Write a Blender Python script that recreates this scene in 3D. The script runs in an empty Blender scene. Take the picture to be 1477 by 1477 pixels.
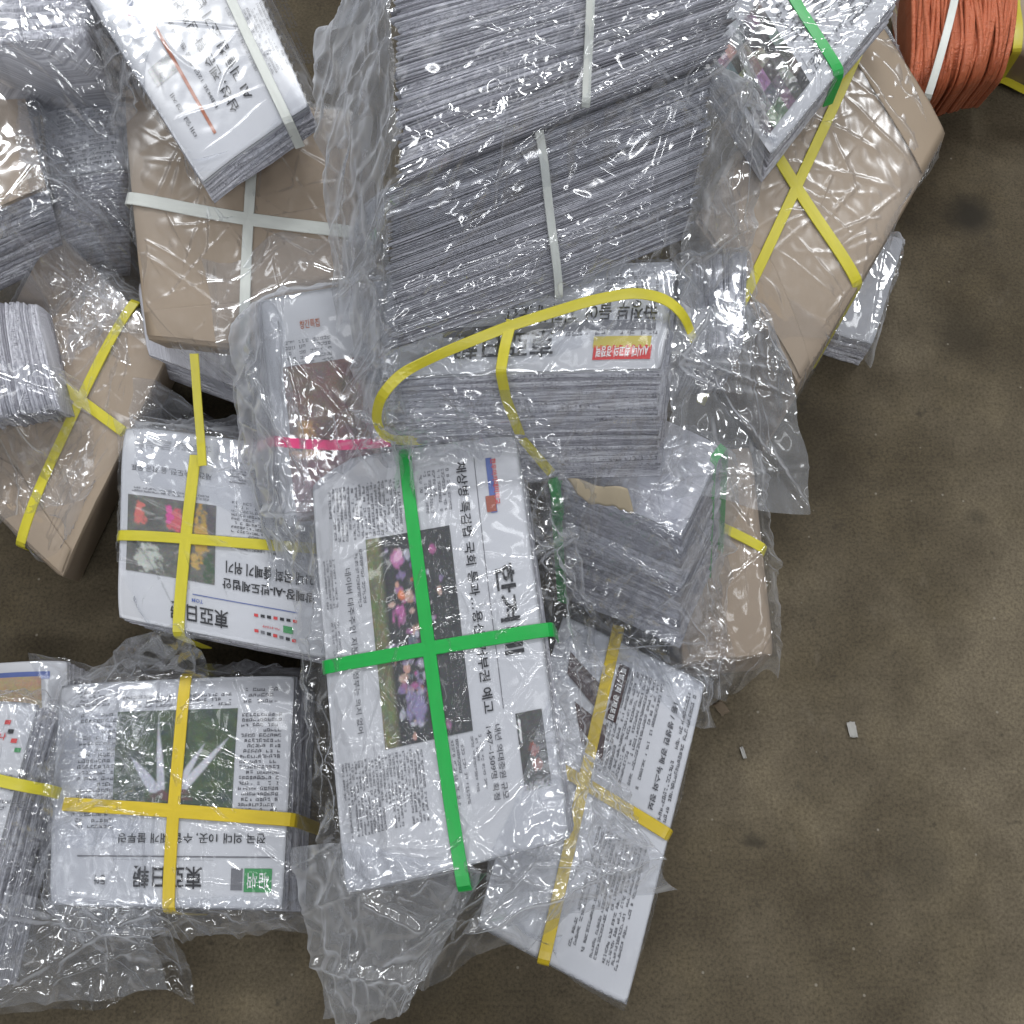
import bpy, bmesh, math, random
import numpy as np
from mathutils import Vector, Matrix
from mathutils.bvhtree import BVHTree

random.seed(4); rng = np.random.default_rng(11)
scene = bpy.context.scene
C = scene.collection

# ------------------------------------------------------------------ camera
CAM_H, CAM_Y, TILT, FOV = 1.28, -0.40, math.radians(20.0), math.radians(52.0)
TAN = math.tan(FOV / 2)
cd = bpy.data.cameras.new('camera'); cam = bpy.data.objects.new('camera', cd); C.objects.link(cam)
cam.location = (0, CAM_Y, CAM_H); cam.rotation_euler = (TILT, 0, 0)
cd.sensor_width = 36; cd.angle = FOV; cd.clip_start = 0.02; cd.clip_end = 60
scene.camera = cam

# ------------------------------------------------------------------ light: a dim hall with ceiling lamps
w = bpy.data.worlds.new('World'); scene.world = w; w.use_nodes = True
bg = w.node_tree.nodes['Background']; bg.inputs[0].default_value = (0.86, 0.92, 1.0, 1); bg.inputs[1].default_value = 0.04
def lamp(name, loc, target, sx, sy, power, col):
    l = bpy.data.lights.new(name, 'AREA'); l.shape = 'RECTANGLE'; l.size = sx; l.size_y = sy; l.energy = power; l.color = col
    o = bpy.data.objects.new(name, l); C.objects.link(o); o.location = loc
    o.rotation_euler = (Vector(target) - Vector(loc)).to_track_quat('-Z', 'Y').to_euler()
    return o
for (ly, pw) in ((-2.8, (38, 46, 46)), (-0.9, (3, 4, 4)), (1.0, (8, 9, 8)), (3.0, (58, 72, 58))):      # rows of ceiling tubes
    for lx, e in zip((-2.5, 0.3, 2.9), pw):
        lamp('ceiling_lamp', (lx, ly, 4.2), (lx * 0.3, ly * 0.3, 0), 1.6, 0.42, e, (0.96, 0.98, 1.0))
scene.view_settings.view_transform = 'Standard'; scene.view_settings.look = 'None'
scene.view_settings.gamma = 1; scene.view_settings.use_curve_mapping = False
scene.view_settings.exposure = 0.24
scene.cycles.max_bounces = 6; scene.cycles.transparent_max_bounces = 24
scene.cycles.diffuse_bounces = 2; scene.cycles.glossy_bounces = 2; scene.cycles.transmission_bounces = 3
scene.cycles.use_adaptive_sampling = True; scene.cycles.adaptive_threshold = 0.03
scene.cycles.use_denoising = True
scene.cycles.sample_clamp_indirect = 4.0

# ------------------------------------------------------------------ pixel -> point
def unproj(x, y, z):
    X = (x - 738.5) / 738.5 * TAN; Y = -(y - 738.5) / 738.5 * TAN
    d = np.array([X, Y * math.cos(TILT) + math.sin(TILT), Y * math.sin(TILT) - math.cos(TILT)])
    t = (z - CAM_H) / d[2]
    return np.array([0, CAM_Y, CAM_H]) + d * t

# ------------------------------------------------------------------ materials
MATS = {}
def mat(name, fn):
    if name not in MATS:
        m = bpy.data.materials.new(name); m.use_nodes = True
        nt = m.node_tree; fn(m, nt, nt.nodes, nt.links, nt.nodes['Principled BSDF']); MATS[name] = m
    return MATS[name]
def ramp(N, L, src, stops):
    r = N.new('ShaderNodeValToRGB'); L.new(src, r.inputs[0])
    while len(r.color_ramp.elements) < len(stops): r.color_ramp.elements.new(0.5)
    for e, (p, c) in zip(r.color_ramp.elements, stops):
        e.position = p; e.color = (*c, 1) if len(c) == 3 else c
    return r
def noise(N, L, vec, scale, detail=4, rough=0.55, stretch=None):
    n = N.new('ShaderNodeTexNoise'); n.inputs['Scale'].default_value = scale
    n.inputs['Detail'].default_value = detail; n.inputs['Roughness'].default_value = rough
    if stretch:
        mp = N.new('ShaderNodeMapping'); mp.inputs['Scale'].default_value = stretch; L.new(vec, mp.inputs[0]); vec = mp.outputs[0]
    L.new(vec, n.inputs['Vector']); return n
def mixc(N, L, fac, a, b, mode='MIX'):
    m = N.new('ShaderNodeMix'); m.data_type = 'RGBA'; m.blend_type = mode
    for s, v in ((0, fac), (6, a), (7, b)):
        if hasattr(v, 'links'): L.new(v, m.inputs[s])
        elif s == 0: m.inputs[0].default_value = v
        else: m.inputs[s].default_value = (*v, 1)
    return m.outputs[2]
def bump(N, L, h, strength, dist, nrm=None):
    b = N.new('ShaderNodeBump'); b.inputs['Strength'].default_value = strength; b.inputs['Distance'].default_value = dist
    L.new(h, b.inputs['Height'])
    if nrm: L.new(nrm, b.inputs['Normal'])
    return b.outputs[0]

def f_newsprint(m, nt, N, L, B):                      # page stock: slight grain and mottling
    tc = N.new('ShaderNodeTexCoord'); oi = N.new('ShaderNodeObjectInfo')
    n1 = noise(N, L, tc.outputs['Object'], 900, 2); n2 = noise(N, L, tc.outputs['Object'], 9, 3)
    c = mixc(N, L, n1.outputs[0], (0.455, 0.46, 0.492), (0.55, 0.556, 0.595))
    c = mixc(N, L, n2.outputs[0], c, (0.525, 0.53, 0.55))
    L.new(c, B.inputs['Base Color']); B.inputs['Roughness'].default_value = 0.75
    L.new(bump(N, L, n2.outputs[0], 0.2, 0.003), B.inputs['Normal'])
def f_edges(m, nt, N, L, B):                          # paper edges with print bleeding over the folds
    uv = N.new('ShaderNodeUVMap'); uv.uv_map = 'UVMap'; oi = N.new('ShaderNodeObjectInfo')
    off = N.new('ShaderNodeVectorMath'); off.operation = 'ADD'; L.new(uv.outputs[0], off.inputs[0])
    cb = N.new('ShaderNodeCombineXYZ'); mu = N.new('ShaderNodeMath'); mu.operation = 'MULTIPLY'; mu.inputs[1].default_value = 37
    L.new(oi.outputs['Random'], mu.inputs[0]); L.new(mu.outputs[0], cb.inputs[0]); L.new(mu.outputs[0], cb.inputs[1]); L.new(cb.outputs[0], off.inputs[1])
    n1 = noise(N, L, off.outputs[0], 1, 4, 0.7, (14, 2.5, 1)); n2 = noise(N, L, off.outputs[0], 1, 3, 0.7, (260, 3, 1))
    n3 = noise(N, L, off.outputs[0], 1, 2, 0.6, (40, 9, 1))
    base = ramp(N, L, oi.outputs['Random'], [(0, (0.30, 0.295, 0.33)), (0.25, (0.50, 0.50, 0.545)), (0.6, (0.62, 0.62, 0.67)), (1, (0.74, 0.74, 0.79))])
    p = N.new('ShaderNodeMath'); p.operation = 'MULTIPLY'
    r1 = ramp(N, L, n1.outputs[0], [(0.42, (0, 0, 0)), (0.62, (1, 1, 1))]); r2 = ramp(N, L, n2.outputs[0], [(0.45, (0, 0, 0)), (0.6, (1, 1, 1))])
    L.new(r1.outputs[0], p.inputs[0]); L.new(r2.outputs[0], p.inputs[1])
    c = mixc(N, L, p.outputs[0], base.outputs[0], (0.17, 0.165, 0.19))
    r3 = ramp(N, L, n3.outputs[0], [(0.40, (0.62, 0.62, 0.64)), (0.6, (1, 1, 1))])
    c = mixc(N, L, 1.0, c, r3.outputs[0], 'MULTIPLY')
    L.new(c, B.inputs['Base Color']); B.inputs['Roughness'].default_value = 0.8
def f_kraft(m, nt, N, L, B):
    tc = N.new('ShaderNodeTexCoord')
    n1 = noise(N, L, tc.outputs['Object'], 6, 4); n2 = noise(N, L, tc.outputs['Object'], 300, 3, 0.6, (1, 0.25, 1)); n3 = noise(N, L, tc.outputs['Object'], 38, 3, 0.6, (1, 0.3, 1))
    c = mixc(N, L, n1.outputs[0], (0.30, 0.232, 0.165), (0.375, 0.295, 0.218))
    c = mixc(N, L, n2.outputs[0], c, (0.33, 0.255, 0.185))
    L.new(c, B.inputs['Base Color']); B.inputs['Roughness'].default_value = 0.62
    L.new(bump(N, L, n3.outputs[0], 0.25, 0.002), B.inputs['Normal'])
def f_orange(m, nt, N, L, B):
    tc = N.new('ShaderNodeTexCoord'); uv = N.new('ShaderNodeUVMap'); uv.uv_map = 'UVMap'
    n1 = noise(N, L, tc.outputs['Object'], 9, 5, 0.65, (1, 2.2, 2)); n2 = noise(N, L, tc.outputs['Object'], 230, 4, 0.7, (0.35, 1, 0.06))
    r = ramp(N, L, n1.outputs[0], [(0.30, (0.30, 0.07, 0.04)), (0.45, (0.55, 0.15, 0.07)), (0.7, (0.66, 0.22, 0.12))])
    c = mixc(N, L, n2.outputs[0], r.outputs[0], (0.62, 0.17, 0.08))
    L.new(c, B.inputs['Base Color']); B.inputs['Roughness'].default_value = 0.33
    L.new(bump(N, L, n2.outputs[0], 0.9, 0.006), B.inputs['Normal'])
def strap_mat(key, col):
    def fn(m, nt, N, L, B):
        uv = N.new('ShaderNodeUVMap'); uv.uv_map = 'UVMap'
        ch = N.new('ShaderNodeTexChecker'); ch.inputs['Scale'].default_value = 1
        mp = N.new('ShaderNodeMapping'); mp.inputs['Scale'].default_value = (900, 900, 1); mp.inputs['Rotation'].default_value = (0, 0, 0.785)
        L.new(uv.outputs[0], mp.inputs[0]); L.new(mp.outputs[0], ch.inputs['Vector'])
        n = noise(N, L, uv.outputs[0], 1, 3, 0.6, (30, 160, 1))
        c = mixc(N, L, n.outputs[0], [x * 0.82 for x in col], [min(1, x * 1.1) for x in col])
        L.new(c, B.inputs['Base Color']); B.inputs['Roughness'].default_value = 0.36
        L.new(bump(N, L, ch.outputs['Fac'], 0.25, 0.0004), B.inputs['Normal'])
    return mat('strap_' + key, fn)
STRAP = {'green': (0.012, 0.36, 0.062), 'yellow': (0.60, 0.53, 0.04), 'white': (0.66, 0.68, 0.64), 'pink': (0.72, 0.03, 0.18), 'amber': (0.60, 0.44, 0.025)}
def flat(name, col, rough=0.75):
    def fn(m, nt, N, L, B):
        B.inputs['Base Color'].default_value = (*col, 1); B.inputs['Roughness'].default_value = rough
    return mat(name, fn)
def f_vcol(m, nt, N, L, B):
    a = N.new('ShaderNodeVertexColor'); a.layer_name = 'Col'
    tc = N.new('ShaderNodeTexCoord'); n = noise(N, L, tc.outputs['Object'], 420, 3, 0.7)
    c = mixc(N, L, 0.55, a.outputs[0], n.outputs['Color'], 'SOFT_LIGHT')
    L.new(c, B.inputs['Base Color']); B.inputs['Roughness'].default_value = 0.6
def film_mat(key, haze, rough=0.14, cloud=0.30, gloss=1.35):
    """thin clear polythene: see-through, a glossy skin, slightly milky where it is seen edge-on"""
    def fn(m, nt, N, L, B):
        N.remove(B); out = N['Material Output']
        fr = N.new('ShaderNodeFresnel'); fr.inputs[0].default_value = 1.5
        fm = N.new('ShaderNodeMath'); fm.operation = 'MULTIPLY'; fm.inputs[1].default_value = gloss; L.new(fr.outputs[0], fm.inputs[0])
        fx = N.new('ShaderNodeMath'); fx.operation = 'MINIMUM'; fx.inputs[1].default_value = 0.22; L.new(fm.outputs[0], fx.inputs[0])
        fa = N.new('ShaderNodeLayerWeight'); fa.inputs[0].default_value = 0.5
        pw = N.new('ShaderNodeMath'); pw.operation = 'MULTIPLY'; L.new(fa.outputs['Facing'], pw.inputs[0]); L.new(fa.outputs['Facing'], pw.inputs[1])
        hz = N.new('ShaderNodeMath'); hz.operation = 'MULTIPLY_ADD'; hz.inputs[1].default_value = cloud; hz.inputs[2].default_value = haze; hz.use_clamp = True; L.new(pw.outputs[0], hz.inputs[0])
        tr = N.new('ShaderNodeBsdfTransparent'); tr.inputs[0].default_value = (0.985, 0.99, 1.0, 1)
        df = N.new('ShaderNodeBsdfDiffuse'); df.inputs[0].default_value = (0.93, 0.95, 1.0, 1)
        tl = N.new('ShaderNodeBsdfTranslucent'); tl.inputs[0].default_value = (0.93, 0.95, 1.0, 1)
        dm = N.new('ShaderNodeMixShader'); dm.inputs[0].default_value = 0.45; L.new(df.outputs[0], dm.inputs[1]); L.new(tl.outputs[0], dm.inputs[2])
        gl = N.new('ShaderNodeBsdfGlossy'); gl.distribution = 'GGX'; gl.inputs['Roughness'].default_value = rough
        m1 = N.new('ShaderNodeMixShader'); L.new(hz.outputs[0], m1.inputs[0]); L.new(tr.outputs[0], m1.inputs[1]); L.new(dm.outputs[0], m1.inputs[2])
        m2 = N.new('ShaderNodeMixShader'); L.new(fx.outputs[0], m2.inputs[0]); L.new(m1.outputs[0], m2.inputs[1]); L.new(gl.outputs[0], m2.inputs[2])
        L.new(m2.outputs[0], out.inputs[0])
    return mat('film_' + key, fn)
def f_floor(m, nt, N, L, B):
    tc = N.new('ShaderNodeTexCoord'); g = tc.outputs['Object']
    n1 = noise(N, L, g, 2.2, 5, 0.6); n2 = noise(N, L, g, 11, 5, 0.65); n3 = noise(N, L, g, 140, 3, 0.7); n4 = noise(N, L, g, 30, 4, 0.7)
    c = ramp(N, L, n1.outputs[0], [(0.36, (0.060, 0.048, 0.030)), (0.5, (0.096, 0.079, 0.053)), (0.62, (0.140, 0.117, 0.082))]).outputs[0]
    r2 = ramp(N, L, n2.outputs[0], [(0.3, (0.74, 0.72, 0.70)), (0.5, (0.97, 0.96, 0.95)), (0.72, (1.25, 1.24, 1.20))])
    c = mixc(N, L, 1.0, c, r2.outputs[0], 'MULTIPLY')
    n3.inputs['Scale'].default_value = 260; n3.inputs['Detail'].default_value = 5
    r3 = ramp(N, L, n3.outputs[0], [(0.34, (0.55, 0.54, 0.52)), (0.5, (0.98, 0.98, 0.98)), (0.68, (1.35, 1.34, 1.3))])
    c = mixc(N, L, 0.8, c, r3.outputs[0], 'MULTIPLY')
    r4 = ramp(N, L, n4.outputs[0], [(0.62, (0, 0, 0)), (0.72, (0.8, 0.8, 0.8))])       # small oil specks
    c = mixc(N, L, r4.outputs[0], c, (0.05, 0.042, 0.030))
    sc = noise(N, L, g, 1, 3, 0.6, (60, 22, 1)); sc2 = noise(N, L, g, 3.5, 2)
    sm = N.new('ShaderNodeMath'); sm.operation = 'MULTIPLY'
    L.new(ramp(N, L, sc.outputs[0], [(0.60, (0, 0, 0)), (0.70, (1, 1, 1))]).outputs[0], sm.inputs[0]); L.new(ramp(N, L, sc2.outputs[0], [(0.5, (0, 0, 0)), (0.65, (0.16, 0.16, 0.16))]).outputs[0], sm.inputs[1])
    c = mixc(N, L, sm.outputs[0], c, (0.20, 0.175, 0.135))                            # pale scuffs
    wf = N.new('ShaderNodeTexVoronoi'); wf.inputs['Scale'].default_value = 30; L.new(g, wf.inputs['Vector'])
    c = mixc(N, L, ramp(N, L, wf.outputs['Distance'], [(0.035, (0.7, 0.7, 0.7)), (0.06, (0, 0, 0))]).outputs[0], c, (0.26, 0.235, 0.19))   # grit
    nz = noise(N, L, g, 26, 3).outputs['Color']
    for (px, py, rad, k) in STAINS:                                              # the larger stains where they lie
        p = unproj(px, py, 0)
        d = N.new('ShaderNodeVectorMath'); d.operation = 'DISTANCE'; d.inputs[1].default_value = (p[0], p[1], 0)
        wv = N.new('ShaderNodeMix'); wv.data_type = 'VECTOR'; wv.inputs[0].default_value = 0.035
        L.new(g, wv.inputs[4]); L.new(nz, wv.inputs[5]); 
        ad = N.new('ShaderNodeVectorMath'); ad.operation = 'ADD'; ad.inputs[1].default_value = (p[0] * 0.035 - 0.0175, p[1] * 0.035 - 0.0175, -0.0175)
        L.new(wv.outputs[1], ad.inputs[0]); L.new(ad.outputs[0], d.inputs[0])
        rr = ramp(N, L, d.outputs['Value'], [(rad * 0.35, (k, k, k)), (rad, (0, 0, 0))])
        c = mixc(N, L, rr.outputs[0], c, (0.035, 0.03, 0.022))
    L.new(c, B.inputs['Base Color'])
    rg = ramp(N, L, n2.outputs[0], [(0.3, (0.75, 0.75, 0.75)), (0.7, (0.92, 0.92, 0.92))]); L.new(rg.outputs[0], B.inputs['Roughness']); B.inputs['Specular IOR Level'].default_value = 0.2
    L.new(bump(N, L, n3.outputs[0], 0.35, 0.0015), B.inputs['Normal'])
STAINS = [(1400, 310, 0.042, 1.0), (1385, 480, 0.05, 0.35), (1085, 1210, 0.014, 0.8), (1405, 745, 0.02, 0.45), (1330, 1240, 0.05, 0.35), (1180, 870, 0.035, 0.3), (1100, 650, 0.16, 0.35), (620, 1420, 0.03, 0.35)]
NEWS = mat('newsprint', f_newsprint); EDGE = mat('paper_edges', f_edges); KRAFT = mat('kraft_paper', f_kraft); ORANGE = mat('orange_wrap', f_orange)
INK = flat('black_ink', (0.018, 0.018, 0.022)); GREYINK = flat('grey_ink', (0.15, 0.15, 0.165)); PRINT = mat('colour_print', f_vcol)
RED = flat('red_ink', (0.55, 0.05, 0.05)); BLUE = flat('blue_ink', (0.10, 0.14, 0.35)); BROWNINK = flat('brown_ink', (0.36, 0.12, 0.06)); GREENINK = flat('green_ink', (0.05, 0.26, 0.09))
MIDINK = flat('dark_grey_ink', (0.06, 0.06, 0.07))

# ------------------------------------------------------------------ object helpers
def link(name, me, m, parent=None):
    o = bpy.data.objects.new(name, me); C.objects.link(o)
    if m and not me.materials: me.materials.append(m)
    if parent: o.parent = parent
    return o
def mesh(name, V, F, smooth=False, uv=None):
    me = bpy.data.meshes.new(name); me.from_pydata([tuple(v) for v in V], [], F)
    if uv is not None:
        l = me.uv_layers.new(name='UVMap')
        idx = np.empty(len(me.loops), dtype=np.int32); me.loops.foreach_get('vertex_index', idx)
        l.data.foreach_set('uv', np.asarray(uv, dtype=np.float32)[idx].ravel())
    if smooth: me.polygons.foreach_set('use_smooth', [True] * len(me.polygons))
    me.update(); return me
def grid_faces(nu, nv, flip=False):
    i = np.arange(nu - 1)[:, None] * nv + np.arange(nv - 1)[None]
    f = np.stack([i, i + nv, i + nv + 1, i + 1], -1).reshape(-1, 4)
    return (f[:, ::-1] if flip else f).tolist()
def thing(name, label, cat, group=None):
    o = bpy.data.objects.new(name, None); C.objects.link(o); o.empty_display_size = 0.05
    o['label'] = label; o['category'] = cat
    if group: o['group'] = group
    return o

# ------------------------------------------------------------------ height field that the loose film falls on
GX0, GX1, GY0, GY1, GR = -1.05, 1.05, -0.75, 1.05, 0.005
gnx = int((GX1 - GX0) / GR) + 1; gny = int((GY1 - GY0) / GR) + 1
HF = np.zeros((gnx, gny)); SNAP = {}
def hf_add(bv):
    P = bv.grid_shell()
    V, F = P
    t = BVHTree.FromPolygons([tuple(v) for v in V], F)
    V = np.array(V)
    i0 = max(0, int((V[:, 0].min() - GX0) / GR)); i1 = min(gnx - 1, int((V[:, 0].max() - GX0) / GR) + 1)
    j0 = max(0, int((V[:, 1].min() - GY0) / GR)); j1 = min(gny - 1, int((V[:, 1].max() - GY0) / GR) + 1)
    dn = Vector((0, 0, -1))
    for i in range(i0, i1 + 1):
        for j in range(j0, j1 + 1):
            h = t.ray_cast(Vector((GX0 + i * GR, GY0 + j * GR, 2)), dn)[0]
            if h is not None and h.z > HF[i, j]: HF[i, j] = h.z
def hsample(H, x, y):
    fx = np.clip((x - GX0) / GR, 0, gnx - 1.001); fy = np.clip((y - GY0) / GR, 0, gny - 1.001)
    i = fx.astype(int); j = fy.astype(int); a = fx - i; b = fy - j
    return (H[i, j] * (1 - a) + H[i + 1, j] * a) * (1 - b) + (H[i, j + 1] * (1 - a) + H[i + 1, j + 1] * a) * b
def dilate(H, n):
    for _ in range(n):
        K = H.copy()
        K[1:] = np.maximum(K[1:], H[:-1]); K[:-1] = np.maximum(K[:-1], H[1:])
        K[:, 1:] = np.maximum(K[:, 1:], H[:, :-1]); K[:, :-1] = np.maximum(K[:, :-1], H[:, 1:]); H = K
    return H
def blur(H, n):
    for _ in range(n):
        H = (np.roll(H, 1, 0) + np.roll(H, -1, 0) + 2 * H) / 4; H = (np.roll(H, 1, 1) + np.roll(H, -1, 1) + 2 * H) / 4
    return H

# ------------------------------------------------------------------ a block: a page quad carried down through its thickness
class Block:
    def __init__(s, px, z, drop, droop=0.006, wave=0.003, seed=0):
        """px: page corners TL,TR,BR,BL in the picture; z their heights; drop: 3-vector through the thickness"""
        if not hasattr(z, '__len__'): z = [z] * 4
        s.px = np.array(px, float); s.K = np.array([unproj(x, y, h) for (x, y), h in zip(px, z)])
        s.D = np.array(drop, float); s.droop = droop; s.wave = wave
        r = np.random.default_rng(seed + 100); s.ph = r.uniform(0, 6.28, 6); s.fr = r.uniform(2.5, 6, 6)
        n = np.cross(s.K[1] - s.K[0], s.K[3] - s.K[0]); n /= np.linalg.norm(n)
        s.n = n if n[2] > 0 else -n
        s.cap = None; s.straps = []
    def P(s, u, v, w):
        u = np.asarray(u, float); v = np.asarray(v, float); w = np.asarray(w, float)
        k = s.K; U = u[..., None]; V = v[..., None]
        p = (k[0] * (1 - U) + k[1] * U) * (1 - V) + (k[3] * (1 - U) + k[2] * U) * V
        du = np.abs(2 * u - 1); dv = np.abs(2 * v - 1)
        h = -s.droop * (du ** 5 + dv ** 5) + s.wave * (np.sin(s.fr[0] * u + s.ph[0] + 2 * v) + np.sin(s.fr[1] * v + s.ph[1] - 1.5 * u) + 0.5 * np.sin(s.fr[2] * 2 * (u + v) + s.ph[2])) * 0.5
        p = p + s.n * (h * (1 - 0.6 * w))[..., None]
        return p + s.D * w[..., None]
    def uv(s, x, y):                                   # picture point -> page point (inverse bilinear)
        a, b, c, d = s.px; u = v = 0.5
        for _ in range(12):
            f = (a * (1 - u) + b * u) * (1 - v) + (d * (1 - u) + c * u) * v - (x, y)
            fu = (b - a) * (1 - v) + (c - d) * v; fv = (d - a) * (1 - u) + (c - b) * u
            det = fu[0] * fv[1] - fu[1] * fv[0]
            u -= (f[0] * fv[1] - f[1] * fv[0]) / det; v -= (fu[0] * f[1] - fu[1] * f[0]) / det
        return u, v
    def normal(s, u, v):
        e = 1e-3
        a = s.P(u + e, v, 0 * u) - s.P(u - e, v, 0 * u); b = s.P(u, v + e, 0 * u) - s.P(u, v - e, 0 * u)
        n = np.cross(a, b); n /= np.linalg.norm(n, axis=-1, keepdims=True)
        return np.where(n[..., 2:] < 0, -n, n)
    def grid_shell(s):
        n = 22; g = np.linspace(0, 1, n); V = []; F = []
        def add(u, v, w):
            o = len(V); V.extend(s.P(u, v, w).reshape(-1, 3).tolist()); F.extend([[a + o for a in f] for f in grid_faces(n, n)])
        a, b = np.meshgrid(g, g, indexing='ij'); z = np.zeros_like(a); e = np.ones_like(a)
        add(a, b, z); add(a, z, b); add(a, e, b); add(z, a, b); add(e, a, b)
        return V, F

def slab(B, axis, t0, t1, inset, seed, fine=False):
    """one folded newspaper lying in the block between t0 and t1 along the axis ('w' flat, 'v' or 'u' on edge)"""
    r = np.random.default_rng(seed); n = 9
    per = []
    for k in range(4):
        for i in range(n):
            t = i / n
            per.append([(t, 0), (1, t), (1 - t, 1), (0, 1 - t)][k])
    per = np.array(per); m = len(per)
    ang = np.arange(m) / m * 6.283
    jit = r.uniform(0, 1) * inset + inset * 0.35 * np.sin(ang * r.integers(2, 6) + r.uniform(0, 6)) + inset * 0.25 * r.uniform(-1, 1, m)
    sh = r.normal(0, inset * 0.5, 2)
    V = []; UV = []; prof = [(0.0, 0.008), (0.22, 0.001), (0.5, -0.001), (0.78, 0.001), (1.0, 0.008)]
    L0 = np.linalg.norm(B.K[1] - B.K[0]); L1 = np.linalg.norm(B.K[3] - B.K[0]); LD = np.linalg.norm(B.D)
    for q, (tt, ins) in enumerate(prof):
        dep = jit + ins * 0.45
        c = per - 0.5; rad = np.maximum(np.abs(c[:, :1]), np.abs(c[:, 1:])); c = c * (1 - 2 * dep[:, None] * 0.5 / rad) + sh * 0.3 + 0.5
        t = t0 + (t1 - t0) * tt + (t1 - t0) * 0.25 * np.sin(ang * 3 + seed)
        t = np.clip(t, 0, 1)
        if axis == 'w': p = B.P(c[:, 0], c[:, 1], t)
        elif axis == 'v': p = B.P(c[:, 0], t, np.clip(c[:, 1], 0, 1))
        else: p = B.P(t, c[:, 0], np.clip(c[:, 1], 0, 1))
        V.extend(p.tolist()); UV.extend([(i / m * 1.6, tt * 0.35) for i in range(m)])
    F = []
    for q in range(len(prof) - 1):
        for i in range(m):
            j = (i + 1) % m; F.append([q * m + i, q * m + j, (q + 1) * m + j, (q + 1) * m + i])
    F.append(list(range(m))[::-1]); F.append([(len(prof) - 1) * m + i for i in range(m)])
    return mesh('newspaper', V, F, True, UV)
def top_sheet(B, t1, seed, rnd=0.05):
    """the top newspaper: a real page surface with a rounded fold round it"""
    n = 54; g = np.linspace(0, 1, n); u, v = np.meshgrid(g, g, indexing='ij')
    def rc(u, v):                                      # rounded page corners
        x = u * 2 - 1; y = v * 2 - 1; k = 0.25 * rnd
        return (x * (1 - k * y ** 8) + 1) / 2, (y * (1 - k * x ** 8) + 1) / 2
    U, V_ = rc(u, v)
    top = B.P(U, V_, np.zeros_like(U)).reshape(-1, 3)
    bord = [i * n for i in range(n)] + [(n - 1) * n + j for j in range(1, n)] + [i * n + n - 1 for i in range(n - 2, -1, -1)] + [j for j in range(n - 2, 0, -1)]
    m = len(bord); V = top.tolist(); UV = [(0.01 * i, 0) for i in range(len(V))]; F = grid_faces(n, n)
    fu, fv = U.ravel()[bord], V_.ravel()[bord]
    for q, (k, out) in enumerate([(0.35, 0.003), (0.7, 0.002), (1.0, -0.004)]):
        cu = 0.5 + (fu - 0.5) * (1 + 2 * out); cv = 0.5 + (fv - 0.5) * (1 + 2 * out)
        V.extend(B.P(cu, cv, np.full(m, t1 * k)).tolist()); UV.extend([(i / m * 1.6, 0.1 * q) for i in range(m)])
    rings = [bord] + [[n * n + q * m + i for i in range(m)] for q in range(3)]
    for q in range(3):
        for i in range(m):
            j = (i + 1) % m; F.append([rings[q][i], rings[q][j], rings[q + 1][j], rings[q + 1][i]])
    F.append(rings[3])
    me = mesh('newspaper', V, F, True, UV); return me

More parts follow.
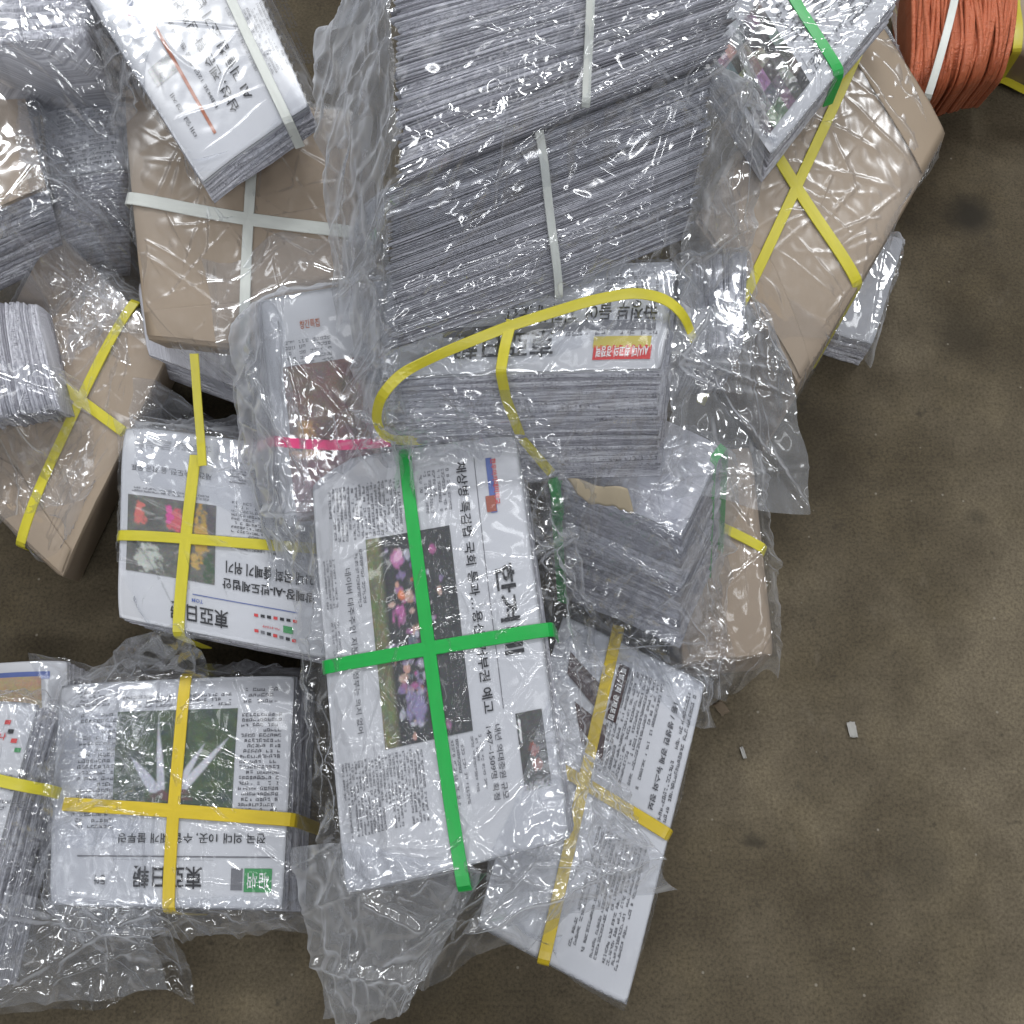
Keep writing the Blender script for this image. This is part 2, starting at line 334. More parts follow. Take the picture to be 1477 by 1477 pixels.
# ------------------------------------------------------------------ print on a page
_txt = {}
def text_mesh(s, bold=0.0):
    if (s, bold) not in _txt:
        c = bpy.data.curves.new('t', 'FONT'); c.body = s; c.size = 1; c.resolution_u = 2; c.offset = bold
        o = bpy.data.objects.new('t', c); C.objects.link(o)
        dg = bpy.context.evaluated_depsgraph_get(); dg.update()
        me = o.evaluated_get(dg).to_mesh()
        V = np.array([v.co[:2] for v in me.vertices]); F = [list(p.vertices) for p in me.polygons]
        o.evaluated_get(dg).to_mesh_clear(); bpy.data.objects.remove(o); bpy.data.curves.remove(c)
        _txt[(s, bold)] = (V, F)
    return _txt[(s, bold)]
class Page:
    def __init__(s, B, sheet): s.B = B; s.o = sheet; s.k = 0
    def box(s, a, b):
        (u0, v0), (u1, v1) = (a, b) if max(map(abs, a + b)) < 2 else (s.B.uv(*a), s.B.uv(*b))   # small numbers: page fractions
        return min(u0, u1), min(v0, v1), max(u0, u1), max(v0, v1)
    def put(s, name, UV, F, m, lift=0.0007, cols=None, a=None):
        UV = np.asarray(UV); n = s.B.normal(UV[:, 0], UV[:, 1])
        V = s.B.P(UV[:, 0], UV[:, 1], np.zeros(len(UV))) + n * lift
        me = mesh(name, V, F)
        if cols is not None:
            l = me.color_attributes.new('Col', 'FLOAT_COLOR', 'POINT')
            l.data.foreach_set('color', np.c_[np.clip(cols, 0, 1), np.ones(len(cols))].astype(np.float32).ravel())
        return link(name, me, m, s.o)
    def text(s, t, a, b, m=INK, bold=0.02, name='headline', h=None):
        u0, v0, u1, v1 = s.line(a, b, h) if h else s.box(a, b); V, F = text_mesh(t, bold)
        lo, hi = V.min(0), V.max(0); q = (V - lo) / (hi - lo)
        return s.put(name, np.c_[u0 + q[:, 0] * (u1 - u0), v1 - q[:, 1] * (v1 - v0)], F, m, 0.0014)
    def line(s, a, b, h):                              # a box round the line a-b of a given height in the picture
        (u0, v0), (u1, v1) = s.B.uv(*a), s.B.uv(*b); v = (v0 + v1) / 2
        q = s.B.px; hv = h / np.linalg.norm((q[3] + q[2] - q[0] - q[1]) / 2)
        return min(u0, u1), v - hv / 2, max(u0, u1), v + hv / 2
    def poly(s, pts, m, name='printed_shape'):
        UV = [s.B.uv(*q) for q in pts]; return s.put(name, UV, [list(range(len(UV)))], m, 0.0016)
    def rect(s, a, b, m, name='printed_rule', lift=0.0009, h=None):
        u0, v0, u1, v1 = s.line(a, b, h) if h else s.box(a, b); n = 10; g, h = np.meshgrid(np.linspace(u0, u1, n), np.linspace(v0, v1, n), indexing='ij')
        return s.put(name, np.c_[g.ravel(), h.ravel()], grid_faces(n, n), m, lift)
    def photo(s, a, b, fn, name='printed_photo', n=70):
        u0, v0, u1, v1 = s.box(a, b); x, y = np.meshgrid(np.linspace(0, 1, n), np.linspace(0, 1, n), indexing='ij')
        return s.put(name, np.c_[(u0 + x * (u1 - u0)).ravel(), (v0 + y * (v1 - v0)).ravel()], grid_faces(n, n), PRINT, 0.0009, fn(x, y).reshape(-1, 3))
    def body(s, a, b, rows, cols=1, m=MIDINK, name='body_text', dens=0.84):
        """columns of small type: each character is a few strokes"""
        u0, v0, u1, v1 = s.box(a, b); r = np.random.default_rng(int(abs(a[0] * 7 + a[1] * 3 + rows)))
        UV = []; F = []; lh = (v1 - v0) / rows; cw = (u1 - u0) / cols
        Lu = np.linalg.norm(s.B.K[1] - s.B.K[0]); Lv = np.linalg.norm(s.B.K[3] - s.B.K[0])
        ch = lh * 0.66; chu = ch * Lv / Lu * 0.95
        def bar(x, y, w, h):
            o = len(UV); UV.extend([(x, y), (x + w, y), (x + w, y + h), (x, y + h)]); F.append([o, o + 1, o + 2, o + 3])
        for c in range(cols):
            x0 = u0 + c * cw + cw * 0.03; x1 = u0 + (c + 1) * cw - cw * 0.03
            for k in range(rows):
                if r.random() < 0.03: continue
                y = v0 + k * lh; x = x0 + (chu if r.random() < 0.1 else 0); xe = x1 if r.random() > 0.12 else x0 + (x1 - x0) * r.uniform(0.4, 0.9)
                while x + chu < xe:
                    if r.random() < dens:
                        tk = 0.2
                        bar(x, y + ch * r.uniform(0, 0.25), chu * r.uniform(0.4, 0.75), ch * tk)
                        if r.random() < 0.8: bar(x + chu * r.uniform(0.55, 0.75), y, chu * tk, ch * r.uniform(0.6, 0.95))
                        if r.random() < 0.75: bar(x + chu * 0.08, y + ch * r.uniform(0.62, 0.82), chu * r.uniform(0.5, 0.8), ch * tk)
                        if r.random() < 0.5: bar(x + chu * 0.1, y + ch * 0.2, chu * tk, ch * 0.5)
                    x += chu * 1.06
        return s.put(name, UV, F, m, 0.0011) if UV else None

def fbm(x, y, f, seed=0, oct=4):
    r = np.random.default_rng(seed); out = np.zeros_like(x); a = 1.0; t = 0
    for o in range(oct):
        n = int(f) + 2; g = r.random((n + 1, n + 1)); X = np.clip(x, 0, 1) * (n - 1); Y = np.clip(y, 0, 1) * (n - 1)
        i = X.astype(int); j = Y.astype(int); p = X - i; q = Y - j; p = p * p * (3 - 2 * p); q = q * q * (3 - 2 * q)
        out += a * ((g[i, j] * (1 - p) + g[i + 1, j] * p) * (1 - q) + (g[i, j + 1] * (1 - p) + g[i + 1, j + 1] * p) * q); t += a; a *= 0.55; f *= 2
    return out / t
def blobs(img, x, y, L):
    for (cx, cy, rx, ry, col) in L:
        d = ((x - cx) / rx) ** 2 + ((y - cy) / ry) ** 2 + 2.6 * (fbm(x, y, 16, int(cx * 97 + cy * 31) + 40) - 0.5)
        k = np.clip(1.6 - 1.6 * d, 0, 1)[..., None]; img = img * (1 - k) + np.array(col) * k
    return img

# ------------------------------------------------------------------ straps
def band(name, pts, nrm, width, m, parent, wdir=None, tk=0.0009):
    """a flat plastic band along pts; nrm: outward normals"""
    pts = np.array(pts); nrm = np.array(nrm); n = len(pts)
    t = np.gradient(pts, axis=0); t /= np.linalg.norm(t, axis=1, keepdims=True)
    sd = np.cross(t, nrm) if wdir is None else np.tile(wdir, (n, 1)); sd /= np.linalg.norm(sd, axis=1, keepdims=True)
    up = np.cross(sd, t); up *= np.sign((up * nrm).sum(1))[:, None]
    V = []; UV = []; F = []; s = np.r_[0, np.cumsum(np.linalg.norm(np.diff(pts, axis=0), axis=1))]
    sec = [(-0.5, 0), (-0.46, 1), (0, 1.15), (0.46, 1), (0.5, 0), (0.46, -0.6), (0, -0.5), (-0.46, -0.6)]
    for i in range(n):
        for a, b in sec:
            V.append(pts[i] + sd[i] * width * a + up[i] * tk * b); UV.append((s[i], a * width))
    k = len(sec)
    for i in range(n - 1):
        for j in range(k): F.append([i * k + j, i * k + (j + 1) % k, (i + 1) * k + (j + 1) % k, (i + 1) * k + j])
    F.append(list(range(k))[::-1]); F.append([(n - 1) * k + j for j in range(k)])
    return link(name, mesh(name, V, F, False, UV), m, parent)
def smooth_path(P, n=60):
    P = np.array(P, float); d = np.r_[0, np.cumsum(np.linalg.norm(np.diff(P, axis=0), axis=1))]
    q = np.linspace(0, d[-1], n); out = np.stack([np.interp(q, d, P[:, k]) for k in range(P.shape[1])], 1)
    for _ in range(4): out[1:-1] = (out[:-2] + 2 * out[1:-1] + out[2:]) / 4
    return out
def strap(B, root, a, b, col, width=0.0125, lift=0.003, ends=(1, 1), depth=1.0, bend=0.0):
    """a strap over the top of block B from picture point a to b, then down both sides"""
    ua = np.array(B.uv(*a)); ub = np.array(B.uv(*b)); n = 44
    tt = np.linspace(0, 1, n)[:, None]; q = ua * (1 - tt) + ub * tt
    perp = np.array([-(ub - ua)[1], (ub - ua)[0]]); q = q + perp * (np.sin(tt * math.pi) * bend)
    top = B.P(q[:, 0], q[:, 1], np.zeros(n)); nr = B.normal(q[:, 0], q[:, 1]); top = top + nr * lift
    dirv = top[-1] - top[0]; dirv /= np.linalg.norm(dirv)
    Dn = B.D / np.linalg.norm(B.D); L = np.linalg.norm(B.D) * depth
    def side(p, out, on):
        if not on: return [], []
        ks = [0.004, 0.01, 0.02] + list(np.linspace(0.03, L, 6))
        return [p + Dn * k + out * min(0.005, 0.0025 + k * 0.3) for k in ks], [out + Dn * -0.6 if k < 0.006 else out for k in ks]
    s0, n0 = side(top[0], -dirv, ends[0]); s1, n1 = side(top[-1], dirv, ends[1])
    pts = s0[::-1] + top.tolist() + s1; nn = n0[::-1] + nr.tolist() + n1
    pts = np.array([np.array(p) for p in pts]); nn = np.array([np.array(x) for x in nn])
    pts[1:-1] = (pts[:-2] + 4 * pts[1:-1] + pts[2:]) / 6
    for _ in range(2): nn[1:-1] = (nn[:-2] + 2 * nn[1:-1] + nn[2:]) / 4
    wd = np.cross(dirv, nr[n // 2])
    o = band('strap', pts, nn, width, strap_mat(col, STRAP[col]), root, wd)
    B.straps.append(top); return o
def free_strap(pts, col, root, width=0.0125, nrm=None, name='strap', twist=None):
    P = smooth_path([unproj(x, y, z) for x, y, z in pts], 70)
    n = len(P); N_ = np.tile((0.0, -0.25, 1.0), (n, 1)) if nrm is None else smooth_path(nrm, n)
    N_ = N_ / np.linalg.norm(N_, axis=1, keepdims=True)
    return band(name, P, N_, width, strap_mat(col, STRAP[col]), root)

# ------------------------------------------------------------------ wrapped film: a sheet let fall over the pile (position based cloth)
def crumple(shape, cell, seed):
    """height of a crumpled sheet: folds along many random lines"""
    r = np.random.default_rng(seed); x, y = np.meshgrid(np.arange(shape[0]), np.arange(shape[1]), indexing='ij')
    h = np.zeros(shape); wx = blur(r.normal(0, 1, shape), 14) * 40; wy = blur(r.normal(0, 1, shape), 14) * 40
    for k in range(9):
        a = r.uniform(0, 3.1416); f = cell * r.uniform(0.7, 2.6); p = ((x + wx) * math.cos(a) + (y + wy) * math.sin(a)) / f + r.uniform(0, 9)
        h += np.abs((p % 1) - 0.5) * (f / cell) * (blur(r.random(shape), 20) - 0.5) * 18
    return h
def one_ridge(h, cx, cy, a, l, wd, A, bow):
    shape = h.shape; x0, x1 = max(0, int(cx - l - 8)), min(shape[0], int(cx + l + 8)); y0, y1 = max(0, int(cy - l - 8)), min(shape[1], int(cy + l + 8))
    if x1 - x0 < 2 or y1 - y0 < 2: return
    x = np.arange(x0, x1, dtype=np.float32)[:, None] - cx; y = np.arange(y0, y1, dtype=np.float32)[None] - cy
    t = (x * math.cos(a) + y * math.sin(a)) / l; d = (-x * math.sin(a) + y * math.cos(a)) + bow * t * t
    h[x0:x1, y0:y1] += A * np.clip(1 - np.abs(d) / wd, 0, 1) * np.clip(1 - t * t, 0, 1)
def tension(X, straps, seed, k=1.0):
    r = np.random.default_rng(seed + 80); h = np.zeros(X.shape[:2], np.float32); S = X[::4, ::4, :2]; flat_ = S.reshape(-1, 2)
    for t in straps:
        d = t[-1, :2] - t[0, :2]; d = d / (np.linalg.norm(d) + 1e-9)
        for _ in range(int(26 * k)):
            p = t[r.integers(2, len(t) - 2), :2]; i = int(((flat_ - p) ** 2).sum(1).argmin()); gi, gj = (i // S.shape[1]) * 4, (i % S.shape[1]) * 4
            if not (2 < gi < X.shape[0] - 3 and 2 < gj < X.shape[1] - 3): continue
            Ju = (X[gi + 2, gj, :2] - X[gi - 2, gj, :2]) / 4; Jv = (X[gi, gj + 2, :2] - X[gi, gj - 2, :2]) / 4
            an = r.choice([-1, 1]) * (1.5708 + r.normal(0, 0.45)); w = np.array([d[0] * math.cos(an) - d[1] * math.sin(an), d[0] * math.sin(an) + d[1] * math.cos(an)])
            M = np.stack([Ju, Jv], 1)
            if abs(np.linalg.det(M)) < 1e-12: continue
            g = np.linalg.solve(M, w); g = g / np.linalg.norm(g); l = r.uniform(12, 55)
            one_ridge(h, gi + g[0] * l * 0.9, gj + g[1] * l * 0.9, math.atan2(g[1], g[0]), l, r.uniform(1.0, 2.6), r.uniform(0.0006, 0.0022), r.normal(0, 1.5))
    return h
def ridges(shape, seed, k=1.0, grain=None, sw=1.0, sa=1.0):
    """sharp creases of many lengths, straight or slightly bowed"""
    r = np.random.default_rng(seed + 50); h = np.zeros(shape, np.float32)
    for _ in range(int(shape[0] * shape[1] / 1500 * k)):
        cx, cy = r.uniform(0, shape[0]), r.uniform(0, shape[1]); a = r.uniform(0, 3.1416) if grain is None else r.normal(grain, 0.35)
        l = (16 + 170 * r.random() ** 2.2) * sw ** 0.5; wd = r.uniform(0.9, 3.2) * sw; A = sa * r.uniform(0.0004, 0.0023) * (wd / sw / 2) ** 0.7; bow = r.normal(0, 3)
        x0, x1 = max(0, int(cx - l - 8)), min(shape[0], int(cx + l + 8)); y0, y1 = max(0, int(cy - l - 8)), min(shape[1], int(cy + l + 8))
        if x1 - x0 < 2 or y1 - y0 < 2: continue
        x = np.arange(x0, x1, dtype=np.float32)[:, None] - cx; y = np.arange(y0, y1, dtype=np.float32)[None] - cy
        t = (x * math.cos(a) + y * math.sin(a)) / l; d = (-x * math.sin(a) + y * math.cos(a)) + bow * t * t
        h[x0:x1, y0:y1] += A * np.clip(1 - np.abs(d) / wd, 0, 1) * np.clip(1 - t * t, 0, 1)
    return h
def cone(H, slope, n=46):
    K = H.copy()
    for _ in range(n):
        for sl, sr in ((np.s_[1:, :], np.s_[:-1, :]), (np.s_[:-1, :], np.s_[1:, :]), (np.s_[:, 1:], np.s_[:, :-1]), (np.s_[:, :-1], np.s_[:, 1:])):
            K[sl] = np.maximum(K[sl], K[sr] - slope * GR)
    return K
def fast_grid(name, X):
    nu, nv = X.shape[:2]; me = bpy.data.meshes.new(name); me.vertices.add(nu * nv); me.vertices.foreach_set('co', X.astype(np.float32).ravel())
    i = (np.arange(nu - 1)[:, None] * nv + np.arange(nv - 1)[None]).ravel(); f = np.stack([i, i + nv, i + nv + 1, i + 1], -1).astype(np.int32)
    me.loops.add(f.size); me.loops.foreach_set('vertex_index', f.ravel()); me.polygons.add(len(f)); me.polygons.foreach_set('loop_start', np.arange(0, f.size, 4, dtype=np.int32))
    me.update(calc_edges=True); me.polygons.foreach_set('use_smooth', np.ones(len(f), dtype=bool)); me.update(); return me
def film(root, px, z, key='clear', excess=1.06, seed=0, H=None, caps=(), amp=0.004, steps=50, tight=None, res=0.0075, fine=0.0011, slope=1.7, soft=1, creases=1.0, grain=None, tens=1.0, name='plastic_wrap'):
    H = SNAP[root.name] if H is None else H
    if not hasattr(z, '__len__'): z = [z] * 4
    K = [unproj(x, y, h) for (x, y), h in zip(px, z)]
    r = np.random.default_rng(seed + 7)
    if 'loose' in name: amp, excess, soft = 0.006, excess, 2
    if tight and tight < 0.0101: soft = 8; creases *= 0.6
    nu = int(max(np.linalg.norm(K[1] - K[0]), np.linalg.norm(K[2] - K[3])) / res) + 2
    nv = int(max(np.linalg.norm(K[3] - K[0]), np.linalg.norm(K[2] - K[1])) / res) + 2
    u, v = np.meshgrid(np.linspace(0, 1, nu), np.linspace(0, 1, nv), indexing='ij')
    eu = blur(r.normal(0, 1, (nu, nv)), 6); ev = blur(r.normal(0, 1, (nu, nv)), 6)
    edge = 0.10 * eu / (eu.std() + 1e-9) * 0.25; 
    # ragged outline: shift the border points
    bu = np.abs(2 * u - 1) ** 3; bv = np.abs(2 * v - 1) ** 3
    U = u + bu * (u - 0.5) * 0.07 * np.interp(v, np.linspace(0, 1, 9), r.normal(0, 1, 9))
    V = v + bv * (v - 0.5) * 0.07 * np.interp(u, np.linspace(0, 1, 9), r.normal(0, 1, 9))
    X = ((K[0] * (1 - U)[..., None] + K[1] * U[..., None]) * (1 - V)[..., None] + (K[3] * (1 - U)[..., None] + K[2] * U[..., None]) * V[..., None])
    if tight and tight < 0.0101: slope = 7.0
    H0 = H; H = cone(H, slope)
    Hc = dilate(H, 1) + 0.0016
    Hs = np.maximum(blur(dilate(H, 4), 6), Hc)
    X[..., 2] = hsample(Hs, X[..., 0], X[..., 1]) + 0.002 + amp * np.abs(crumple((nu, nv), 9, seed))
    base = X.copy(); base[..., 2] = hsample(blur(dilate(H, 3), 8), X[..., 0], X[..., 1])
    ex = excess + 0.6 * (excess - 1) * np.clip(eu / (eu.std() + 1e-9), -1.5, 1.8)
    ei, ej = np.meshgrid(np.minimum(np.arange(nu), np.arange(nu)[::-1]), np.minimum(np.arange(nv), np.arange(nv)[::-1]), indexing='ij')
    ex = 1.0 + (ex - 1.0) * np.clip(np.minimum(ei, ej) / 7.0, 0, 1)      # the free border keeps its length: no ruffles
    def rest(d): a, b = d; return np.linalg.norm(base[a] - base[b], axis=-1) * (ex[a] + ex[b]) / 2
    S = np.s_; cons = []
    for p in (0, 1):
        cons.append((S[p:nu - 1:2, :], S[p + 1:nu:2, :], 1.0)); cons.append((S[:, p:nv - 1:2], S[:, p + 1:nv:2], 1.0))
        cons.append((S[p:nu - 1:2, :-1], S[p + 1:nu:2, 1:], 0.5)); cons.append((S[p:nu - 1:2, 1:], S[p + 1:nu:2, :-1], 0.5))
    for p in range(4):
        cons.append((S[p:nu - 2:4, :], S[p + 2:nu:4, :], 0.55)); cons.append((S[:, p:nv - 2:4], S[:, p + 2:nv:4], 0.55))
    cl = []
    for a, b, k in cons:
        na = X[a].shape; nb = X[b].shape; m0 = min(na[0], nb[0]); m1 = min(na[1], nb[1])
        cl.append((a, b, m0, m1, rest((a, b)) if na == nb else np.linalg.norm(base[a][:m0, :m1] - base[b][:m0, :m1], axis=-1) * (ex[a][:m0, :m1] + ex[b][:m0, :m1]) / 2, k))
    Cap = None
    pts = [t for bl in caps for t in bl.straps]
    if pts:
        Cap = np.full_like(H, 9.0)
        for t in pts:
            for p in smooth_path(t, 160):
                i = int((p[0] - GX0) / GR); j = int((p[1] - GY0) / GR)
                if 2 < i < gnx - 3 and 2 < j < gny - 3: Cap[i - 1:i + 2, j - 1:j + 2] = np.minimum(Cap[i - 1:i + 2, j - 1:j + 2], p[2] - 0.0012)
    O = X.copy()
    for s in range(steps):
        Vv = (X - O) * 0.9; O = X.copy(); X = X + Vv; X[..., 2] -= 0.0006
        for it in range(2):
            for a, b, m0, m1, r0, k in cl:
                A = X[a][:m0, :m1]; Bq = X[b][:m0, :m1]; d = Bq - A; l = np.sqrt((d * d).sum(-1)) + 1e-9
                c = d * ((l - r0) / l * 0.5 * k)[..., None]; A += c; Bq -= c
            h = hsample(Hc, X[..., 0], X[..., 1]); lowr = X[..., 2] < h
            O[lowr, :2] = O[lowr, :2] * 0.5 + X[lowr, :2] * 0.5
            X[..., 2] = np.maximum(X[..., 2], h)
            if tight: X[..., 2] = np.minimum(X[..., 2], np.maximum(hsample(Hs, X[..., 0], X[..., 1]), h) + tight)
            if Cap is not None:
                cp = Cap[np.clip(((X[..., 0] - GX0) / GR + 0.5).astype(int), 0, gnx - 1), np.clip(((X[..., 1] - GY0) / GR + 0.5).astype(int), 0, gny - 1)]
                X[..., 2] = np.minimum(X[..., 2], np.maximum(cp, 0))
    def up(A):                                         # smooth doubling along the first axis
        Q = np.concatenate([A[:1], A, A[-1:]], 0); mid = (-Q[:-3] + 9 * Q[1:-2] + 9 * Q[2:-1] - Q[3:]) / 16
        o = np.empty((2 * A.shape[0] - 1,) + A.shape[1:]); o[::2] = A; o[1::2] = mid; return o
    for _ in range(5):                                 # even out the outline
        for e in (X[0], X[-1], X[:, 0], X[:, -1]): e[1:-1] = (e[:-2] + 2 * e[1:-1] + e[2:]) / 4
    for _ in range(soft):
        Y = X.copy(); Y[1:-1] = (X[:-2] + 2 * X[1:-1] + X[2:]) / 4; X = Y.copy(); X[:, 1:-1] = (Y[:, :-2] + 2 * Y[:, 1:-1] + Y[:, 2:]) / 4
    for _ in range(2): X = up(X); X = up(X.transpose(1, 0, 2)).transpose(1, 0, 2)
    du = np.gradient(X, axis=0); dv = np.gradient(X, axis=1); n = np.cross(du, dv); n /= np.linalg.norm(n, axis=-1, keepdims=True) + 1e-9
    n = np.where(n[..., 2:] < 0, -n, n)
    cr = crumple(X.shape[:2], 40, seed + 3); cr = (cr - cr.mean()) / (cr.std() + 1e-9)
    facet = crumple(X.shape[:2], 75, seed + 13); facet = (facet - facet.mean()) / (facet.std() + 1e-9)
    h0 = hsample(H0, X[..., 0], X[..., 1]); zr = np.percentile(h0, 80)
    loose = np.clip((zr - 0.02 - X[..., 2]) / 0.04, 0, 1) if 'loose' not in name else np.ones(X.shape[:2])
    loose = np.maximum(loose, np.clip((X[..., 2] - h0 - 0.012) / 0.02, 0, 1))
    if tight and tight < 0.0101: loose = loose * 0
    X = X + n * (fine * 0.4 * np.clip(cr + 1.5, 0, 4) + tension(X, [t for bl in caps for t in bl.straps], seed, tens) + ridges(X.shape[:2], seed, creases, grain) + loose * (0.0016 * facet + ridges(X.shape[:2], seed + 9, 1.3, None, 1.7, 3.4) + ridges(X.shape[:2], seed + 19, 1.8, None, 0.8, 1.6)))[..., None]
    h = hsample(dilate(H0, 1), X[..., 0], X[..., 1]) + 0.0012; X[..., 2] = np.maximum(X[..., 2], h)
    o = link(name, fast_grid(name, X), FILM[key], root)
    return o
FILM = {'clear': film_mat('clear', 0.035, 0.12, 0.65, 1.7), 'white': film_mat('white', 0.21, 0.10, 1.0, 2.4), 'milky': film_mat('milky', 0.13, 0.10, 0.95, 2.2), 'tight': film_mat('tight', 0.02, 0.30, 0.25, 0.45)}

# ------------------------------------------------------------------ newspaper bundles and paper parcels
def bundle(label, B, layers, axis='w', inset=0.008, group='bundles of newspapers in the pile', top=True, top_mat=None, kind='bundle'):
    root = thing('newspaper_bundle', label, 'newspapers', group)
    t = 1.0 / layers; sheet = None; q = np.random.default_rng(layers * 7 + int(B.px[0, 1]) % 50 + 60)
    wt = np.exp(q.normal(0, 0.35, layers)); wt[0] = 1; cut = np.r_[0, np.cumsum(wt) / wt.sum()]
    for k in range(layers):
        if k == 0 and top and axis == 'w':
            sheet = link('newspaper', top_sheet(B, cut[1] * 0.95, k), top_mat or NEWS, root)
        else:
            link('newspaper', slab(B, axis, cut[k] + t * q.uniform(0.02, 0.16), cut[k + 1] - t * 0.05, inset, int(B.px[0, 0] + 900) * 31 + k), EDGE, root)
    hf_add(B); SNAP[root.name] = HF.copy()
    return root, (Page(B, sheet) if sheet else None)
def parcel(label, B, m=KRAFT, rad=0.12, name='paper_parcel', cat='parcel', part='kraft_wrapper', wr=0.0010, group=None, n=26, flaps=()):
    root = thing(name, label, cat, group)
    V = []; F = []; UV = []
    g = np.linspace(-1, 1, n)
    faces = [(0, 1, 2, 1), (0, 1, 2, -1), (1, 2, 0, 1), (1, 2, 0, -1), (2, 0, 1, 1), (2, 0, 1, -1)]
    a, b = np.meshgrid(g, g, indexing='ij'); L = [np.linalg.norm(B.K[1] - B.K[0]), np.linalg.norm(B.K[3] - B.K[0]), np.linalg.norm(B.D)]
    rr = [min(0.9, rad * min(L) / l * 2) for l in L]
    for (i, j, k, sg) in faces:
        p = np.zeros((n, n, 3)); p[..., i] = a; p[..., j] = b; p[..., k] = sg
        inner = np.clip(p, [-1 + q for q in rr], [1 - q for q in rr]); d = (p - inner) / np.array(rr)
        d = d / (np.linalg.norm(d, axis=-1, keepdims=True) + 1e-9); q = inner + d * np.array(rr)
        q = (q + 1) / 2; P = B.P(q[..., 0], q[..., 1], q[..., 2])
        ang = fbm(q[..., 0], q[..., 1], 4, 5) * 6
        P = P + (B.n * (wr * (fbm(q[..., 0], q[..., 1], 9, 3 + k) - 0.5 + 0.5 * np.sin(40 * q[..., 0] + 26 * q[..., 1] + ang * 3) * fbm(q[..., 1], q[..., 0], 4, 9)))[..., None])
        o = len(V); V.extend(P.reshape(-1, 3).tolist()); UV.extend(q[..., :2].reshape(-1, 2).tolist())
        F.extend([[x + o for x in f] for f in grid_faces(n, n, sg < 0)])
    me = mesh(part, V, F, True, UV)
    bm = bmesh.new(); bm.from_mesh(me); bmesh.ops.remove_doubles(bm, verts=bm.verts, dist=1e-5); bmesh.ops.recalc_face_normals(bm, faces=bm.faces); bm.to_mesh(me); bm.free()
    me.polygons.foreach_set('use_smooth', [True] * len(me.polygons))
    link(part, me, m, root)
    for (v0, v1, e) in flaps:                          # the wrapper's folded end lies on top with a straight edge
        nn = 24; a, b = np.meshgrid(np.linspace(0.015, 0.985, nn), np.linspace(0, 1, nn), indexing='ij')
        b = v0 + (v1 - v0) * b * (1 - e * np.abs(2 * a - 1)); Pq = B.P(a, b, np.zeros_like(a)) + B.n * 0.0022
        fo = link('folded_flap', mesh('folded_flap', Pq.reshape(-1, 3), grid_faces(nn, nn), True), m, root); so = fo.modifiers.new('thickness', 'SOLIDIFY'); so.thickness = 0.0012
    hf_add(B); SNAP[root.name] = HF.copy(); return root
def dropv(a, b, z, dz): return unproj(b[0], b[1], z - dz) - unproj(a[0], a[1], z)

# ------------------------------------------------------------------ the floor
fl = link('floor', mesh('floor', [(-6, -6, 0), (6, -6, 0), (6, 6, 0), (-6, 6, 0)], [[0, 1, 2, 3]]), mat('concrete_floor', f_floor)); fl['kind'] = 'structure'

# ================================================================== the pile, from the floor up
# --- grey wrapped bundle under the big kraft parcel
B = Block([(1190, 330), (1308, 338), (1262, 492), (1180, 470)], 0.07, (0, 0, -0.066), seed=1)
r, pg = bundle('small film-wrapped grey bundle peeking out under the right kraft parcel', B, 14)
film(r, [(1190, 325), (1312, 332), (1268, 500), (1185, 485)], 0.07, 'milky', seed=1)
# --- yellow strapped parcel cut off by the right edge
B = Block([(1452, -30), (1580, -60), (1580, 110), (1456, 62)], 0.12, (0.03, 0.05, -0.118), seed=2)
r = parcel('kraft parcel with yellow strap at the right edge beside the orange bundle', B, group='kraft parcels in the pile')
strap(B, r, (1462, -40), (1470, 66), 'yellow'); free_strap([(1412, 104, 0.012), (1450, 116, 0.02), (1490, 136, 0.02)], 'yellow', r)
# --- newspapers under the green strapped bundle
B = Block([(1018, 985), (905, 1452), (688, 1335), (812, 885)], [0.10, 0.085, 0.085, 0.10], (0.006, 0, -0.082), seed=3, droop=0.004); BT = B
r, pg = bundle('newspaper bundle with amber straps half under the green-strapped bundle, on the floor', B, 22); RT = r; PT = pg
# --- left bottom: bundle behind
B = Block([(-70, 958), (92, 950), (100, 1120), (-70, 1140)], 0.085, (0, 0, -0.08), seed=4)
r, pg = bundle('newspaper bundle with blue rule and brown photo behind the lower left stack', B, 18)
pg.rect((-60, 975), (70, 979), BLUE); pg.photo((-50, 982), (60, 1040), lambda x, y: np.stack([0.30 + 0.2 * fbm(x, y, 5, 1), 0.22 + 0.15 * fbm(x, y, 5, 2), 0.13 + 0.1 * fbm(x, y, 5, 3)], -1))
# --- lower left front page, upside down
BQ = B = Block([(406, 1312), (66, 1304), (84, 986), (424, 972)], 0.105, dropv((406, 1150), (441, 1165), 0.105, 0.098), seed=5, droop=0.004)
r, pg = bundle('upside-down front page with white-clawed photo and yellow straps, lower left', B, 28); RQ = r; PQ = pg
# --- far lower left stack with pages to the side
BR_ = B = Block([(-130, 1005), (50, 1014), (-62, 1432), (-240, 1425)], [0.17, 0.165, 0.14, 0.15], dropv((10, 1200), (84, 1212), 0.155, 0.13), seed=6)
r, pg = bundle('stack with page edges toward the right, cut by the lower left edge', B, 30, inset=0.012); RR = r; PR = pg
# --- kraft parcel low on the right
BU = B = Block([(962, 660), (1086, 640), (1120, 942), (985, 956)], 0.10, (0, 0, -0.098), seed=7)
RU = parcel('small kraft parcel with yellow strap lying on the floor right of the pile', B, group='kraft parcels in the pile', rad=0.05)
strap(B, RU, (975, 735), (1100, 795), 'yellow')
